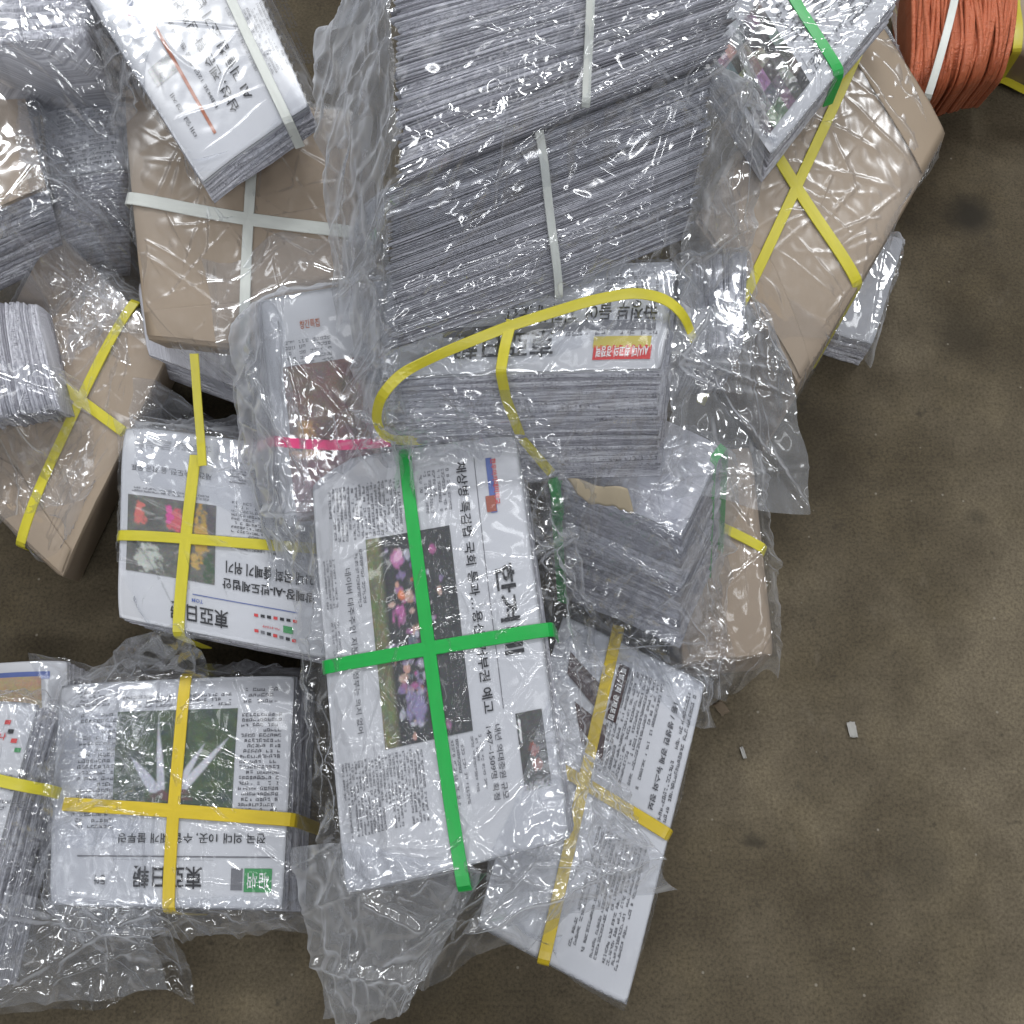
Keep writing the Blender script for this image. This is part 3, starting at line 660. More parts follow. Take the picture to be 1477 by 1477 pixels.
# --- kraft parcel on the left
BN = B = Block([(70, 322), (246, 492), (82, 833), (-98, 656)], [0.19, 0.20, 0.14, 0.14], dropv((82, 833), (112, 842), 0.14, 0.13), seed=8)
RN = parcel('kraft parcel with crossed yellow straps at the left edge', B, group='kraft parcels in the pile', rad=0.05, flaps=((0.985, 0.80, 0.5),))
strap(B, RN, (194, 438), (30, 782), 'yellow', bend=0.03); strap(B, RN, (93, 564), (172, 622), 'yellow', ends=(0, 1))
# --- upside-down front page on the left
BO = B = Block([(482, 950), (165, 888), (176, 612), (490, 650)], [0.165, 0.175, 0.19, 0.18], (0, 0.012, -0.11), seed=9, droop=0.007)
r, pg = bundle('upside-down front page with colourful photo and yellow straps, left of the green-strapped bundle', B, 26); RO = r; PO = pg
# --- bundle below the centre one
BC = B = Block([(800, 690), (868, 560), (1046, 640), (986, 768)], 0.235, dropv((986, 768), (982, 936), 0.235, 0.14), seed=10)
r, pg = bundle('torn bundle with green strap showing page edges below the loose-strapped bundle', B, 30, inset=0.012, top_mat=EDGE); RC = r
# --- parcel right
BD = B = Block([(1222, -58), (1376, 182), (1160, 551), (1006, 310)], [0.30, 0.25, 0.22, 0.27], (0, 0, -0.21), seed=11, droop=0.008)
RD = parcel('large kraft parcel with crossed yellow straps on the right of the pile', B, group='kraft parcels in the pile', rad=0.025, n=40, flaps=((0.02, 0.20, 0.0), (0.985, 0.86, 0.6)))
strap(B, RD, (1263, 20), (1066, 452), 'yellow'); strap(B, RD, (1084, 180), (1232, 410), 'yellow', width=0.015)
# --- orange bundle
BF = B = Block([(1316, -110), (1480, -110), (1466, 74), (1322, 112)], 0.22, (0.05, 0.10, -0.2), seed=12, droop=0.02)
RF = parcel('orange-red wrapped round bundle with white strap at the top right', B, ORANGE, 0.3, 'orange_bundle', 'bundle', 'orange_wrapper', 0.006)
strap(B, RF, (1382, -80), (1345, 112), 'white', width=0.010, bend=-0.06, lift=0.014)
def tube(name, P, rad, m, parent):
    t = np.gradient(P, axis=0); t /= np.linalg.norm(t, axis=1, keepdims=True); a = np.cross(t, (0.3, 0.2, 1.0)); a /= np.linalg.norm(a, axis=1, keepdims=True); b = np.cross(t, a)
    V = [P[i] + rad * (a[i] * math.cos(k * 1.0472) + b[i] * math.sin(k * 1.0472)) for i in range(len(P)) for k in range(6)]
    F = [[i * 6 + k, i * 6 + (k + 1) % 6, (i + 1) * 6 + (k + 1) % 6, (i + 1) * 6 + k] for i in range(len(P) - 1) for k in range(6)]
    return link(name, mesh(name, V, F, True), m, parent)
for k in range(70):                                    # the cords wound round it
    q = rng.uniform(-0.02, 1.02); e = q + rng.normal(0, 0.10); t = np.linspace(0, 1, 16); u = np.clip(q + (e - q) * t + 0.03 * np.sin(t * 5 + k), 0.01, 0.99)
    top_ = BF.P(u, t * 0.98, np.zeros(16)) + BF.n * rng.uniform(0.001, 0.009); low = BF.P(np.full(6, u[-1]), np.full(6, 1.0), np.linspace(0.03, 0.9, 6)) + np.array([0, -0.006, 0])
    tube('orange_cord', smooth_path(np.r_[top_, low], 26), rng.uniform(0.0018, 0.0038), ORANGE, RF)
# --- left column
BL = B = Block([(-170, 120), (18, 70), (62, 262), (-125, 345)], 0.30, dropv((62, 262), (96, 376), 0.30, 0.15), seed=13)
RL, pg = bundle('dark-edged newspaper stack with kraft cover at the left edge', B, 22, top_mat=KRAFT)
BM = B = Block([(-90, 438), (48, 430), (80, 586), (-80, 612)], 0.225, (0.0, 0.01, -0.05), seed=14)
RM, pg = bundle('newspapers standing on edge on the kraft parcel at the left edge', B, 34, axis='u', inset=0.02)
BK = B = Block([(40, -20), (192, -48), (180, 236), (72, 258)], 0.265, dropv((72, 258), (88, 418), 0.265, 0.15), seed=15)
RK, pg = bundle('newspaper bundle with white strap between the left stack and kraft parcel', B, 34); PK = pg
# --- kraft parcel, upper left
BJ = B = Block([(172, 118), (500, 150), (535, 525), (204, 486)], [0.31, 0.33, 0.265, 0.265], (0, 0.075, -0.2), seed=16, droop=0.006)
RJ = parcel('large kraft parcel with crossed white straps, upper left', B, group='kraft parcels in the pile', rad=0.03, n=40, flaps=((0.985, 0.82, 0.5),))
strap(B, RJ, (186, 290), (530, 338), 'white', width=0.015, bend=0.02); strap(B, RJ, (372, 130), (352, 500), 'white', width=0.012)
BY = B = Block([(196, 400), (430, 425), (400, 578), (210, 506)], 0.205, (0, 0.01, -0.09), seed=26)
RY, pg = bundle('grey newspaper edges showing just below the upper left kraft parcel', B, 16, top_mat=EDGE)
# --- pink strapped
BP = B = Block([(373, 432), (560, 402), (604, 742), (410, 762)], [0.345, 0.35, 0.24, 0.235], dropv((390, 600), (372, 612), 0.25, 0.11), seed=17, droop=0.006)
RP, pg = bundle('newspaper with brown photo and pink strap beside the kraft parcel', B, 24); PP = pg
# --- centre bundle
BB = B = Block([(956, 528), (544, 541), (556, 395), (976, 372)], [0.375, 0.375, 0.385, 0.385], dropv((956, 528), (952, 690), 0.375, 0.14), seed=18, droop=0.004)
RB, pg = bundle('upside-down newspaper bundle with loose yellow strap in the middle of the pile', B, 40, inset=0.012); PB = pg
BX = B = Block([(978, 372), (1082, 352), (1074, 498), (990, 506)], 0.31, (0, 0.01, -0.13), seed=19)
RX, pg = bundle('bundle on edge with pale vertical page edges below the large kraft parcel', B, 20, axis='u', inset=0.02)
# --- green strapped bundle
BA = B = Block([(742, 622), (820, 1212), (493, 1292), (444, 668)], [0.31, 0.27, 0.225, 0.265], dropv((790, 900), (800, 918), 0.29, 0.14), seed=20, droop=0.006)
RA, pg = bundle('front page with crowd photo and crossed green straps in the middle', B, 34); PA = pg
# --- top: two big bundles with their page edges up
BH = B = Block([(556, 280), (1030, 92), (1002, 345), (562, 512)], [0.50, 0.50, 0.395, 0.395], (0.0, 0.12, -0.17), seed=21, droop=0.003, wave=0.006)
RH, pg = bundle('thick grey stack of page edges with white strap, centre top', B, 84, axis='v', inset=0.02)
BH2 = B = Block([(562, -90), (1082, -190), (1056, 74), (572, 268)], [0.62, 0.62, 0.525, 0.525], (0.0, 0.12, -0.17), seed=22, droop=0.003, wave=0.006)
RH2, pg = bundle('upper grey stack of page edges cut by the top edge', B, 74, axis='v', inset=0.02)
BE = B = Block([(1113, 222), (1302, -14), (1132, -269), (943, -33)], [0.325, 0.37, 0.37, 0.34], (0, 0, -0.05), seed=23, droop=0.003)
RE, pg = bundle('newspaper with colour photo grid and green strap on the right kraft parcel', B, 12); PE = pg
BI = B = Block([(287, 256), (98, -50), (292, -192), (444, 148)], [0.385, 0.41, 0.42, 0.40], (0.006, -0.004, -0.036), seed=24, droop=0.005)
RI, pg = bundle('newspaper with large black headline and brown rule on the upper left kraft parcel', B, 9); PI_ = pg
BW = B = Block([(-60, -120), (170, -120), (112, 42), (-60, 62)], 0.40, (0, 0.02, -0.14), seed=25)
RW, pg = bundle('pale page edges of a wrapped bundle in the top left corner', B, 16, axis='v', inset=0.02)

# ================================================================== straps of the bundles
strap(BT, RT, (893, 905), (786, 1385), 'amber', width=0.0135); strap(BT, RT, (760, 1090), (958, 1212), 'amber', width=0.0135)
strap(BQ, RQ, (268, 976), (242, 1308), 'amber', width=0.0135); strap(BQ, RQ, (92, 1165), (417, 1188), 'amber', width=0.0145, ends=(0, 1))
strap(BR_, RR, (-40, 1122), (46, 1144), 'yellow', width=0.0125)
strap(BO, RO, (283, 660), (255, 908), 'yellow', width=0.013, ends=(0, 1)); strap(BO, RO, (172, 774), (478, 797), 'yellow', width=0.012)
free_strap([(280, 510, 0.255), (285, 580, 0.225), (290, 640, 0.203), (292, 672, 0.199)], 'yellow', RO, 0.010)
strap(BC, RC, (805, 688), (866, 570), 'green', width=0.013); strap(BC, RC, (1030, 660), (1044, 640), 'green', width=0.010)
free_strap([(797, 690, 0.245), (806, 730, 0.20), (806, 790, 0.15)], 'green', RC, 0.012)
strap(BP, RP, (398, 634), (586, 632), 'pink', width=0.011, bend=0.02)
strap(BA, RA, (586, 652), (668, 1276), 'green', width=0.0135, depth=0.9); strap(BA, RA, (470, 978), (790, 922), 'green', width=0.014, depth=0.6)
strap(BH, RH, (770, 192), (801, 425), 'white', width=0.0085, depth=0.4); strap(BH2, RH2, (846, -80), (838, 148), 'white', width=0.0085, depth=0.2)
strap(BE, RE, (1060, -190), (1208, 102), 'green', width=0.0125, bend=-0.05)
strap(BI, RI, (262, -170), (412, 168), 'white', width=0.0105, bend=0.02)
strap(BK, RK, (58, 124), (188, 92), 'white', width=0.012)
# the loose yellow strap of the middle bundle: slack loop on the left, crossing the front
free_strap([(1000, 490, 0.36), (988, 455, 0.385), (962, 430, 0.396), (915, 421, 0.398), (850, 434, 0.397), (735, 470, 0.395), (640, 508, 0.392), (578, 538, 0.39), (548, 572, 0.375), (541, 606, 0.34), (556, 634, 0.31), (600, 636, 0.29), (640, 630, 0.28)], 'yellow', RB, 0.0105,
           nrm=[(0.6, -0.3, 0.7), (0.3, -0.4, 0.8), (0, -0.5, 0.8), (-0.1, -0.5, 0.8), (-0.5, -0.6, 0.6), (-0.6, -0.75, 0.2), (0, -0.6, 0.8), (0, -0.5, 0.9)])
free_strap([(738, 462, 0.394), (728, 500, 0.392), (722, 536, 0.385), (730, 575, 0.345), (752, 632, 0.29), (795, 682, 0.262)], 'yellow', RB, 0.0105,
           nrm=[(0, 0, 1), (0, -0.1, 1), (0, -0.8, 0.6), (0, -1, 0.2), (0.1, -1, 0.25), (0.2, -0.8, 0.5)])

# ================================================================== print on the pages
# --- green strapped front page (reads down the picture)
p = PA
p.text('채상병 특검법 국회 통과…용산, 거부권 예고', (664, 669), (711, 1041), h=16, bold=0.012)
p.text('한겨레', (728, 826), (747, 957), h=27, name='masthead', bold=0.022)
p.text('내년 의대증원 규모', (720, 1057), (733, 1158), m=MIDINK, bold=0.005, name='subheading', h=9); p.text('1487~1509명 확정', (709, 1060), (720, 1160), m=MIDINK, bold=0.005, name='subheading', h=9)
p.text('네이버 대주주인 지분', (503, 833), (517, 960), m=MIDINK, bold=0.0, name='subheading', h=10); p.text('정부는 의지 없어', (515, 985), (524, 1072), m=MIDINK, bold=0.0, name='subheading', h=9)
p.rect((704, 662), (716, 748), BLUE, 'printed_advert', h=9); p.rect((709, 722), (712, 747), flat('brown_print', (0.30, 0.09, 0.06)), 'printed_advert', 0.0012, h=14)
p.text('한우아카데미학교', (711, 663), (720, 735), m=RED, name='advert_text', bold=0.02, h=8)
p.photo((782, 1034), (759, 1148), lambda x, y: blobs(np.ones((*x.shape, 3)) * 0.045 + 0.05 * fbm(x, y, 6, 4)[..., None], x, y, [(0.2, 0.9, 0.2, 0.06, (0.6, 0.6, 0.6)), (0.5, 0.5, 0.1, 0.2, (0.3, 0.08, 0.06)), (0.7, 0.4, 0.08, 0.2, (0.28, 0.1, 0.08)), (0.98, 0.5, 0.08, 0.7, (0.35, 0.35, 0.36))]), 'printed_photo')
def crowd(x, y):                                       # x down the picture, y to the left
    dark = np.array([0.035, 0.037, 0.04]); img = np.ones((*x.shape, 3)) * dark + 0.03 * fbm(x, y, 14, 2)[..., None]
    g = np.clip((y - 0.80) * 14, 0, 1)[..., None]; grass = np.stack([0.10 + 0.12 * fbm(x, y, 20, 8), 0.105 + 0.12 * fbm(x, y, 20, 9), 0.06 + 0.06 * fbm(x, y, 20, 10)], -1)
    img = img * (1 - g) + grass * g
    R = np.random.default_rng(3); L = []
    pal = [(0.36, 0.11, 0.25), (0.32, 0.15, 0.27), (0.38, 0.13, 0.07), (0.48, 0.33, 0.27), (0.40, 0.40, 0.46), (0.22, 0.17, 0.30), (0.30, 0.26, 0.36), (0.5, 0.30, 0.24), (0.12, 0.15, 0.18)]
    for i in range(80):
        cx = R.uniform(0.02, 0.98); cy = R.normal(0.56, 0.13); L.append((cx, cy, R.uniform(0.010, 0.032), R.uniform(0.02, 0.07), pal[R.integers(len(pal))]))
    L += [(0.12, 0.66, 0.05, 0.08, (0.42, 0.16, 0.32)), (0.40, 0.68, 0.05, 0.09, (0.42, 0.13, 0.31)), (0.30, 0.64, 0.03, 0.06, (0.62, 0.2, 0.1)), (0.82, 0.6, 0.10, 0.12, (0.25, 0.22, 0.36)), (0.78, 0.4, 0.03, 0.06, (0.55, 0.2, 0.12))]
    return blobs(img, x, y, L)
p.photo((653, 768), (559, 1094), crowd, n=110)
p.body((578, 690), (478, 800), 19, 1); p.body((649, 676), (612, 758), 7, 1, GREYINK)
p.body((612, 1086), (499, 1224), 24, 1); p.body((484, 815), (470, 900), 4, 1, GREYINK); p.body((526, 800), (520, 900), 2, 1, GREYINK)
p.body((698, 1068), (690, 1155), 3, 1, GREYINK); p.body((672, 1073), (655, 1175), 4, 1, GREYINK); p.body((490, 905), (482, 985), 3, 1, GREYINK)
p.rect((686, 662), (728, 1035), GREYINK, h=1)
# --- middle bundle, upside down
p = PB
p.text('東亞日報', (797, 515), (655, 485), name='masthead', bold=0.014); p.text('尹정부 들어, 지자체 곳간', (946, 463), (730, 443), name='headline', bold=0.015)
p.rect((938, 516), (856, 500), RED, 'printed_advert'); p.rect((938, 500), (856, 488), flat('yellow_print', (0.5, 0.42, 0.1)), 'printed_advert'); p.text('AI시대 최고의 경쟁력', (934, 513), (860, 501), flat('white_print', (0.7, 0.7, 0.7)), name='advert_text', bold=0.02)
p.body((955, 438), (870, 392), 7, 1); p.rect((945, 476), (640, 475), GREYINK); p.body((950, 483), (800, 478), 1, 2, GREYINK)
# --- left page, upside down
p = PO
p.text('東亞日報', (328, 907), (244, 867), name='masthead', bold=0.014); p.text('방폐장-AI-반도체법안', (452, 874), (321, 836), name='headline', bold=0.02); p.text('21대 국회 줄폐기 위기', (452, 851), (326, 812), name='headline', bold=0.02)
p.rect((430, 889), (277, 856), BLUE, h=1.2); p.text('TOM', (292, 872), (276, 864), BLUE, name='print_mark')
for k in range(7):
    f = k / 6; p.rect((426 - 54 * f, 922 - 14 * f), (420 - 54 * f, 925 - 14 * f), (RED, INK, GREYINK)[k % 3], 'advert_border', 0.0011); p.rect((428 - 56 * f, 896 - 9 * f), (422 - 56 * f, 899 - 9 * f), (RED, INK, INK)[k % 3], 'advert_border', 0.0011)
p.rect((422, 915), (408, 903), GREENINK, 'advert_border'); p.text('가나다라', (404, 910), (378, 902), RED, name='advert_text')
def figures(x, y):
    img = np.ones((*x.shape, 3)) * 0.07 + 0.10 * fbm(x, y, 10, 5)[..., None] * np.array([1.0, 1.0, 0.8])
    return blobs(img, x, y, [(0.16, 0.62, 0.10, 0.35, (0.42, 0.26, 0.06)), (0.22, 0.25, 0.06, 0.14, (0.45, 0.30, 0.10)), (0.42, 0.72, 0.12, 0.2, (0.5, 0.10, 0.12)), (0.52, 0.8, 0.06, 0.12, (0.55, 0.08, 0.26)), (0.86, 0.75, 0.08, 0.16, (0.55, 0.16, 0.14)), (0.75, 0.2, 0.18, 0.2, (0.4, 0.42, 0.38)), (0.05, 0.8, 0.06, 0.3, (0.10, 0.09, 0.10)), (0.06, 0.2, 0.08, 0.2, (0.06, 0.10, 0.06))])
p.photo((309, 846), (184, 715), figures, n=90)
p.body((306, 728), (184, 701), 2, 1); p.text('재건축 속도전, 올 착공 목표', (306, 697), (190, 671), MIDINK, 0.0, 'subheading'); p.body((306, 660), (192, 630), 5, 2)
p.body((440, 812), (330, 724), 12, 2); p.body((440, 715), (330, 665), 8, 2)
# --- lower left page, upside down
p = PQ
p.text('東亞日報', (290, 1284), (192, 1252), name='masthead', bold=0.014); p.text('전국 의대 10곳, 수업 재개 불투명', (382, 1222), (172, 1206), name='headline', bold=0.01)
p.rect((395, 1240), (110, 1239), GREYINK); p.body((390, 1246), (150, 1242), 1, 3, GREYINK)
p.rect((390, 1289), (352, 1256), GREENINK, 'printed_advert'); p.text('지금 시작', (386, 1284), (356, 1262), flat('white_print', (0.7, 0.7, 0.7)), name='advert_text'); p.rect((348, 1286), (333, 1256), GREYINK, 'printed_advert')
def claws(x, y):                                       # x to the left, y up in the picture
    img = np.stack([0.028 + 0.05 * fbm(x, y, 12, 6), 0.042 + 0.075 * fbm(x, y, 12, 6), 0.026 + 0.04 * fbm(x, y, 12, 7)], -1)
    for (x0, y0, x1, y1, wd) in [(0.42, 0.20, 0.06, 0.70, 0.050), (0.46, 0.22, 0.26, 0.64, 0.042), (0.60, 0.20, 0.64, 0.78, 0.040), (0.66, 0.20, 0.86, 0.52, 0.06), (0.64, 0.5, 0.65, 0.95, 0.01)]:
        dx, dy = x1 - x0, y1 - y0; t = np.clip(((x - x0) * dx + (y - y0) * dy) / (dx * dx + dy * dy), 0, 1)
        d = np.hypot(x - x0 - t * dx, y - y0 - t * dy) - wd * (1 - t ** 2) * 0.8; k = np.clip(0.5 - d * 60, 0, 1)[..., None]
        img = img * (1 - k) + np.array([0.50, 0.50, 0.55]) * k
    return blobs(img, x, y, [(0.5, 0.12, 0.2, 0.07, (0.12, 0.06, 0.06))])
p.photo((335, 1172), (170, 1030), claws, n=110)
p.body((400, 1185), (342, 1030), 20, 1); p.body((335, 1020), (170, 1004), 3, 2); p.body((162, 1200), (108, 1030), 20, 1); p.body((160, 1020), (104, 996), 4, 1); p.body((400, 1015), (345, 990), 3, 1, GREYINK)
p.text('동아', (152, 1278), (136, 1264), name='print_mark')
# --- stack at the lower left
p = PR
for k in range(4): p.rect((6 + 4 * k, 1040 + 14 * k), (12 + 4 * k, 1047 + 14 * k), (RED, INK, RED, GREENINK)[k], 'advert_border', 0.0011)
p.body((-40, 1120), (34, 1180), 6, 1, GREYINK); p.text('가나', (-14, 1070), (8, 1060), RED, name='advert_text')
# --- pink strapped page
p = PP
p.rect((400, 462), (404, 480), GREYINK); p.text('창간특집', (432, 462), (462, 470), BROWNINK, name='advert_text'); p.body((408, 492), (486, 520), 5, 1, GREYINK)
p.photo((408, 528), (540, 628), lambda x, y: blobs(np.stack([0.13 + 0.10 * fbm(x, y, 6, 3), 0.075 + 0.06 * fbm(x, y, 6, 4), 0.065 + 0.05 * fbm(x, y, 6, 5)], -1), x, y, [(0.2, 0.82, 0.14, 0.14, (0.45, 0.26, 0.10)), (0.5, 0.8, 0.08, 0.2, (0.16, 0.11, 0.10)), (0.85, 0.7, 0.15, 0.3, (0.22, 0.16, 0.13))]))
p.photo((416, 644), (560, 740), lambda x, y: blobs(np.stack([0.16 + 0.12 * fbm(x, y, 6, 6), 0.09 + 0.08 * fbm(x, y, 6, 7), 0.09 + 0.08 * fbm(x, y, 6, 8)], -1), x, y, [(0.15, 0.1, 0.2, 0.06, (0.5, 0.28, 0.16)), (0.1, 0.6, 0.14, 0.3, (0.4, 0.26, 0.28))]))
# --- upper left page (reads up the picture)
p = PI_
p.text('삼성, 젠슨 황 점찍었다', (336, 167), (256, -14), h=17, bold=0.008); p.text('AI 괴물칩 조기 납품', (359, 148), (281, -14), h=17, bold=0.008)
p.rect((306, 196), (202, -10), BROWNINK, 'printed_rule', h=5); p.text('HBM3E 12단 공급 젠슨 서명', (312, 160), (250, 38), MIDINK, 0.01, 'subheading', h=7)
p.photo((228, 128), (244, 82), lambda x, y: blobs(np.ones((*x.shape, 3)) * 0.33, x, y, [(0.7, 0.7, 0.35, 0.35, (0.08, 0.09, 0.10)), (0.3, 0.4, 0.2, 0.12, (0.10, 0.11, 0.12)), (0.5, 0.9, 0.5, 0.1, (0.14, 0.15, 0.15))]))
p.text('매일 경제', (282, 198), (250, 138), MIDINK, 0.0, 'subheading', h=7); p.text('한국의 반도체', (213, 58), (191, 10), BLUE, 0.0, 'subheading', h=8); p.text('정상회의', (200, 48), (184, 12), RED, 0.0, 'subheading', h=7)
p.text('메모리 초격차 승부수 던졌다', (372, 110), (330, 20), MIDINK, 0.0, 'subheading', h=5); p.body((392, 118), (408, -20), 14, 2)
# --- upper right page
p = PE
p.body((0.38, 0.08), (0.97, 0.92), 26, 2, MIDINK)
for k in range(9): p.rect((0.38 + 0.07 * k, 0.08), (0.382 + 0.07 * k, 0.92), GREYINK)
def grid_photo(x, y):
    R = np.random.default_rng(9); n = 6; c = (R.random((n, n, 3)) * 0.35 + 0.3) * np.array([0.62, 0.55, 0.55]) * R.random((n, n, 1)) ** 1.5 + 0.02
    i = np.clip((x * n).astype(int), 0, n - 1); j = np.clip((y * n).astype(int), 0, n - 1); im = c[i, j]
    return im * (0.4 + 1.1 * fbm(x, y, 22, 4)[..., None]) + 0.25 * np.clip(fbm(x, y, 30, 5) - 0.55, 0, 1)[..., None]
p.photo((0.03, 0.07), (0.355, 0.5), grid_photo, n=90)
# --- page between the left stacks
p = PK
p.text('반도체', (72, 66), (92, 78), name='headline'); p.text('AI 괴물칩', (72, 94), (132, 80), name='headline'); p.body((78, 135), (168, 232), 20, 2)
# --- page under the green strapped bundle (reads down the picture)

p = PT
DARKRED = flat('dark_red_print', (0.045, 0.018, 0.018))
p.text('1등 / 생생한 경제 뉴스와 정보', (976, 1019), (934, 1178), MIDINK, 0.02, 'subheading', h=9); p.body((960, 985), (851, 1127), 11, 1); p.body((1006, 1000), (941, 1196), 2, 1)
p.rect((897, 960), (885, 1050), DARKRED, 'printed_panel', h=17); p.text('특별기획 경제포럼', (896, 964), (885, 1048), flat('white_print', (0.7, 0.7, 0.7)), name='headline', h=9)
p.poly([(823, 943), (871, 999), (862, 1033), (817, 977)], DARKRED); p.poly([(828, 1019), (874, 1056), (868, 1107), (837, 1079)], DARKRED)
p.body((932, 1232), (816, 1372), 12, 1)

# ================================================================== the plastic film
film(RT, [(806, 880), (1022, 984), (907, 1458), (686, 1338)], 0.10, 'tight', 1.02, 31, caps=(BT,), tight=0.006)
film(RQ, [(40, 955), (452, 945), (452, 1350), (40, 1350)], 0.11, 'clear', 1.04, 32, caps=(BQ,), tight=0.016)
film(RR, [(-70, 985), (205, 1020), (212, 1445), (-70, 1475)], 0.15, 'clear', 1.09, 33, caps=(BR_,))
film(RU, [(965, 625), (1108, 640), (1128, 955), (1000, 1020)], 0.08, 'clear', 1.06, 34, caps=(BU,))
film(RN, [(66, 318), (250, 490), (84, 838), (-102, 660)], 0.18, 'tight', 1.02, 35, caps=(BN,), tight=0.006)
film(RM, [(-60, 540), (120, 530), (110, 700), (-60, 720)], 0.21, 'clear', 1.08, 36, H=SNAP[RM.name])
film(RO, [(172, 605), (492, 645), (486, 955), (160, 893)], 0.19, 'tight', 1.03, 37, caps=(BO,), tight=0.010)
film(RO, [(175, 530), (420, 560), (430, 770), (200, 700)], 0.2, 'milky', 1.12, 38)
film(RO, [(60, 920), (262, 885), (262, 1010), (60, 1075)], 0.2, 'clear', 1.12, 39, name='loose_film')
film(RC, [(792, 680), (1064, 610), (1070, 1010), (798, 935)], 0.22, 'clear', 1.06, 40, caps=(BC,))
film(RD, [(1004, 305), (1224, -64), (1380, 182), (1161, 556)], 0.26, 'tight', 1.02, 41, caps=(BD,), tight=0.0025, grain=0.5, creases=0.4)
film(RL, [(-60, 120), (95, 90), (135, 440), (-60, 470)], 0.29, 'clear', 1.06, 42)
film(RK, [(30, -30), (210, -50), (215, 440), (62, 440)], 0.27, 'clear', 1.07, 43, caps=(BK,))
film(RJ, [(166, 110), (510, 140), (545, 535), (198, 495)], 0.31, 'tight', 1.025, 44, caps=(BJ,), tight=0.006, grain=0.9, creases=1.0)
film(RP, [(310, 385), (575, 360), (610, 790), (350, 800)], 0.27, 'milky', 1.10, 45, caps=(BP,))
film(RB, [(515, 470), (1030, 380), (1010, 730), (530, 680)], 0.37, 'clear', 1.05, 46, caps=(BB,), tight=0.016)
film(RB, [(965, 475), (1105, 460), (1200, 690), (960, 710)], 0.33, 'white', 1.06, 47, slope=0.42, name='loose_film')
film(RH, [(1015, 70), (1105, 60), (1100, 320), (990, 390)], 0.42, 'milky', 1.12, 57, slope=1.0, name='loose_film')
film(RX, [(970, 350), (1100, 330), (1100, 520), (975, 530)], 0.32, 'clear', 1.06, 48)
film(RA, [(420, 640), (775, 585), (945, 1275), (475, 1465)], [0.27, 0.3, 0.18, 0.12], 'clear', 1.05, 49, caps=(BA,), slope=0.9)
film(RH, [(485, 270), (1090, 50), (1100, 400), (495, 575)], [0.5, 0.5, 0.4, 0.4], 'clear', 1.07, 50, caps=(BH,), tight=0.022)
film(RH2, [(470, -100), (1120, -190), (1110, 110), (480, 330)], [0.6, 0.6, 0.52, 0.52], 'clear', 1.08, 51, caps=(BH2,), tight=0.025)
film(RH2, [(438, -30), (585, -40), (590, 250), (445, 340)], 0.5, 'white', 1.12, 52, name='loose_film')
film(RH, [(486, 250), (575, 235), (570, 540), (500, 560)], 0.42, 'white', 1.12, 58, name='loose_film')
film(RE, [(945, -40), (1320, -30), (1220, 95), (1110, 230)], 0.36, 'clear', 1.03, 53, caps=(BE,), tight=0.008, creases=1.6)
film(RI, [(85, -70), (470, -150), (470, 160), (285, 280)], 0.41, 'tight', 1.01, 54, caps=(BI,), tight=0.004, creases=0.5, tens=0.35, fine=0.0005)
film(RA, [(440, 1225), (700, 1262), (590, 1445), (478, 1474)], 0.1, 'white', 1.12, 60, slope=0.8, name='loose_film')
film(RA, [(790, 1040), (880, 1150), (955, 1275), (690, 1335)], 0.16, 'milky', 1.10, 61, slope=0.6, name='loose_film')
film(RQ, [(30, 1290), (215, 1310), (205, 1432), (-20, 1455)], 0.1, 'milky', 1.12, 62, slope=0.8, name='loose_film', H=SNAP[RR.name])
film(RQ, [(240, 1295), (450, 1290), (440, 1345), (200, 1348)], 0.06, 'clear', 1.12, 63, slope=0.8, name='loose_film')
film(RC, [(860, 800), (1050, 770), (1075, 990), (850, 925)], 0.16, 'clear', 1.10, 64, slope=1.0, name='loose_film')
film(RP, [(310, 440), (420, 470), (440, 770), (370, 760)], 0.3, 'white', 1.12, 65, slope=1.2, name='loose_film')
film(RR, [(40, 1010), (205, 1040), (190, 1200), (70, 1230)], 0.13, 'clear', 1.12, 66, slope=1.0, name='loose_film')
film(RK, [(75, 230), (215, 200), (215, 425), (85, 430)], 0.2, 'clear', 1.10, 67, slope=1.2, name='loose_film')
film(RW, [(-60, -120), (200, -120), (215, 130), (-60, 75)], 0.4, 'clear', 1.1, 55)

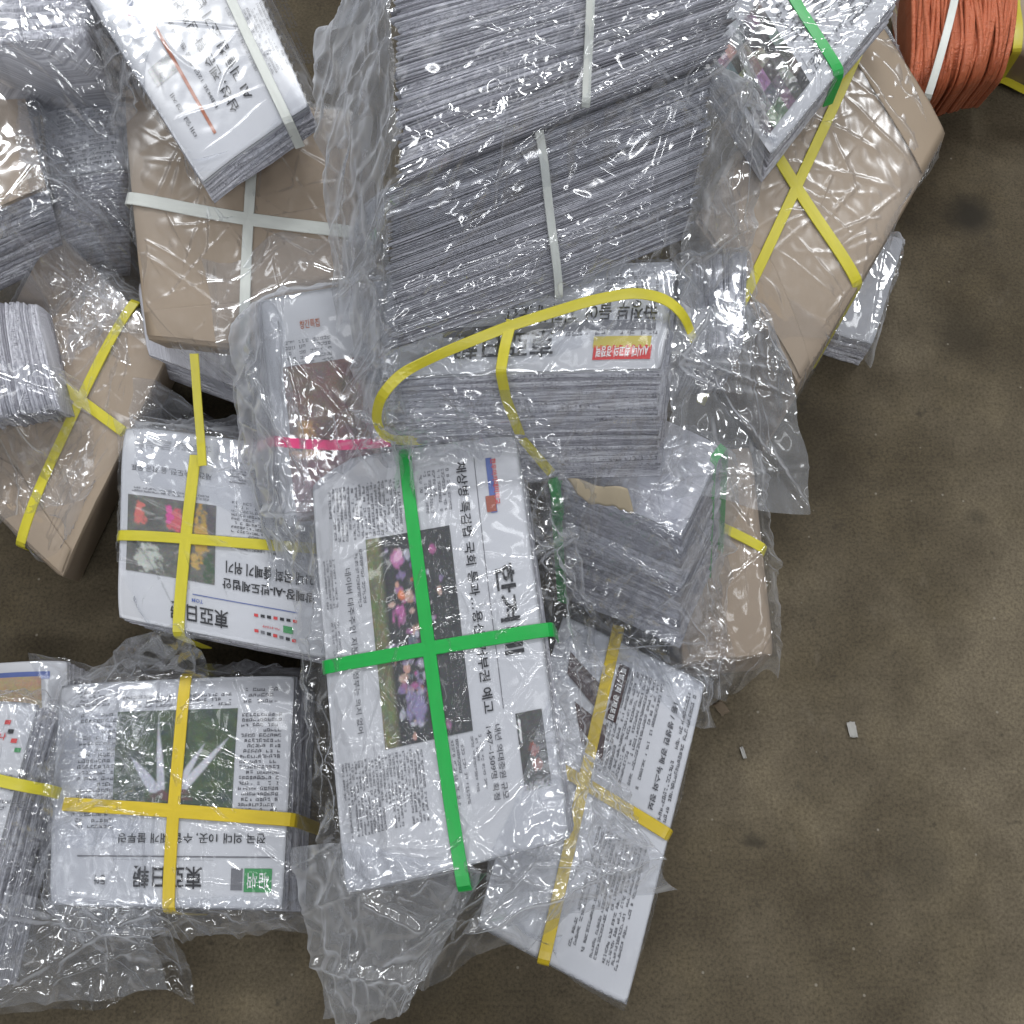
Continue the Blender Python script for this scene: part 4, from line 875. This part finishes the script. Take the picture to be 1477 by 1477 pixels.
# --- torn kraft paper hanging out of the bundle below the middle one
def torn(root, px, z, m, seed):
    r = np.random.default_rng(seed); K = [unproj(x, y, h) for (x, y), h in zip(px, z)]; nu, nv = 22, 9
    u, v = np.meshgrid(np.linspace(0, 1, nu), np.linspace(0, 1, nv), indexing='ij')
    v2 = v * (0.75 + 0.25 * np.interp(u, np.linspace(0, 1, 12), r.random(12)))
    X = (K[0] * (1 - u)[..., None] + K[1] * u[..., None]) * (1 - v2)[..., None] + (K[3] * (1 - u)[..., None] + K[2] * u[..., None]) * v2[..., None]
    X[..., 2] += 0.003 * np.sin(v * 3) + 0.005 * np.sin(u * 9 + 2 * v); o = link('torn_cover', mesh('torn_cover', X.reshape(-1, 3), grid_faces(nu, nv), True), m, root)
    so = o.modifiers.new('thickness', 'SOLIDIFY'); so.thickness = 0.0005
torn(RC, [(818, 690), (905, 706), (918, 748), (835, 722)], [0.262, 0.26, 0.225, 0.235], flat('torn_kraft', (0.50, 0.42, 0.30)), 3)
# ================================================================== litter on the floor
def scrap(label, px, py, sx, sy, rz, m, seed):
    r = np.random.default_rng(seed); n = 7; x, y = np.meshgrid(np.linspace(-0.5, 0.5, n), np.linspace(-0.5, 0.5, n), indexing='ij')
    z = 0.0015 + 0.004 * np.abs(x + 0.3 * y) + r.uniform(0, 0.0012, x.shape); p = unproj(px, py, 0)
    X = (x + r.normal(0, 0.03, x.shape)) * sx; Y = (y + r.normal(0, 0.03, x.shape)) * sy; c, s = math.cos(rz), math.sin(rz)
    o = link('paper_scrap', mesh('paper_scrap', np.stack([p[0] + X * c - Y * s, p[1] + X * s + Y * c, z], -1).reshape(-1, 3), grid_faces(n, n), True), m)
    so = o.modifiers.new('thickness', 'SOLIDIFY'); so.thickness = 0.0004
    o['label'] = label; o['category'] = 'paper scrap'; o['group'] = 'litter on the floor'; return o
scrap('small pale paper scrap with dark corner lying alone on the concrete floor', 1228, 1053, 0.010, 0.018, 0.1, flat('dull_paper', (0.34, 0.33, 0.31)), 1)
scrap('tiny white paper shred on the floor beside the amber-strapped bundle', 1071, 1086, 0.004, 0.014, 0.25, flat('dull_paper', (0.34, 0.33, 0.31)), 2)
scrap('crumpled brown scrap on the floor at the corner of the amber-strapped bundle', 1040, 1022, 0.012, 0.017, 0.6, flat('brown_litter', (0.16, 0.12, 0.08)), 3)
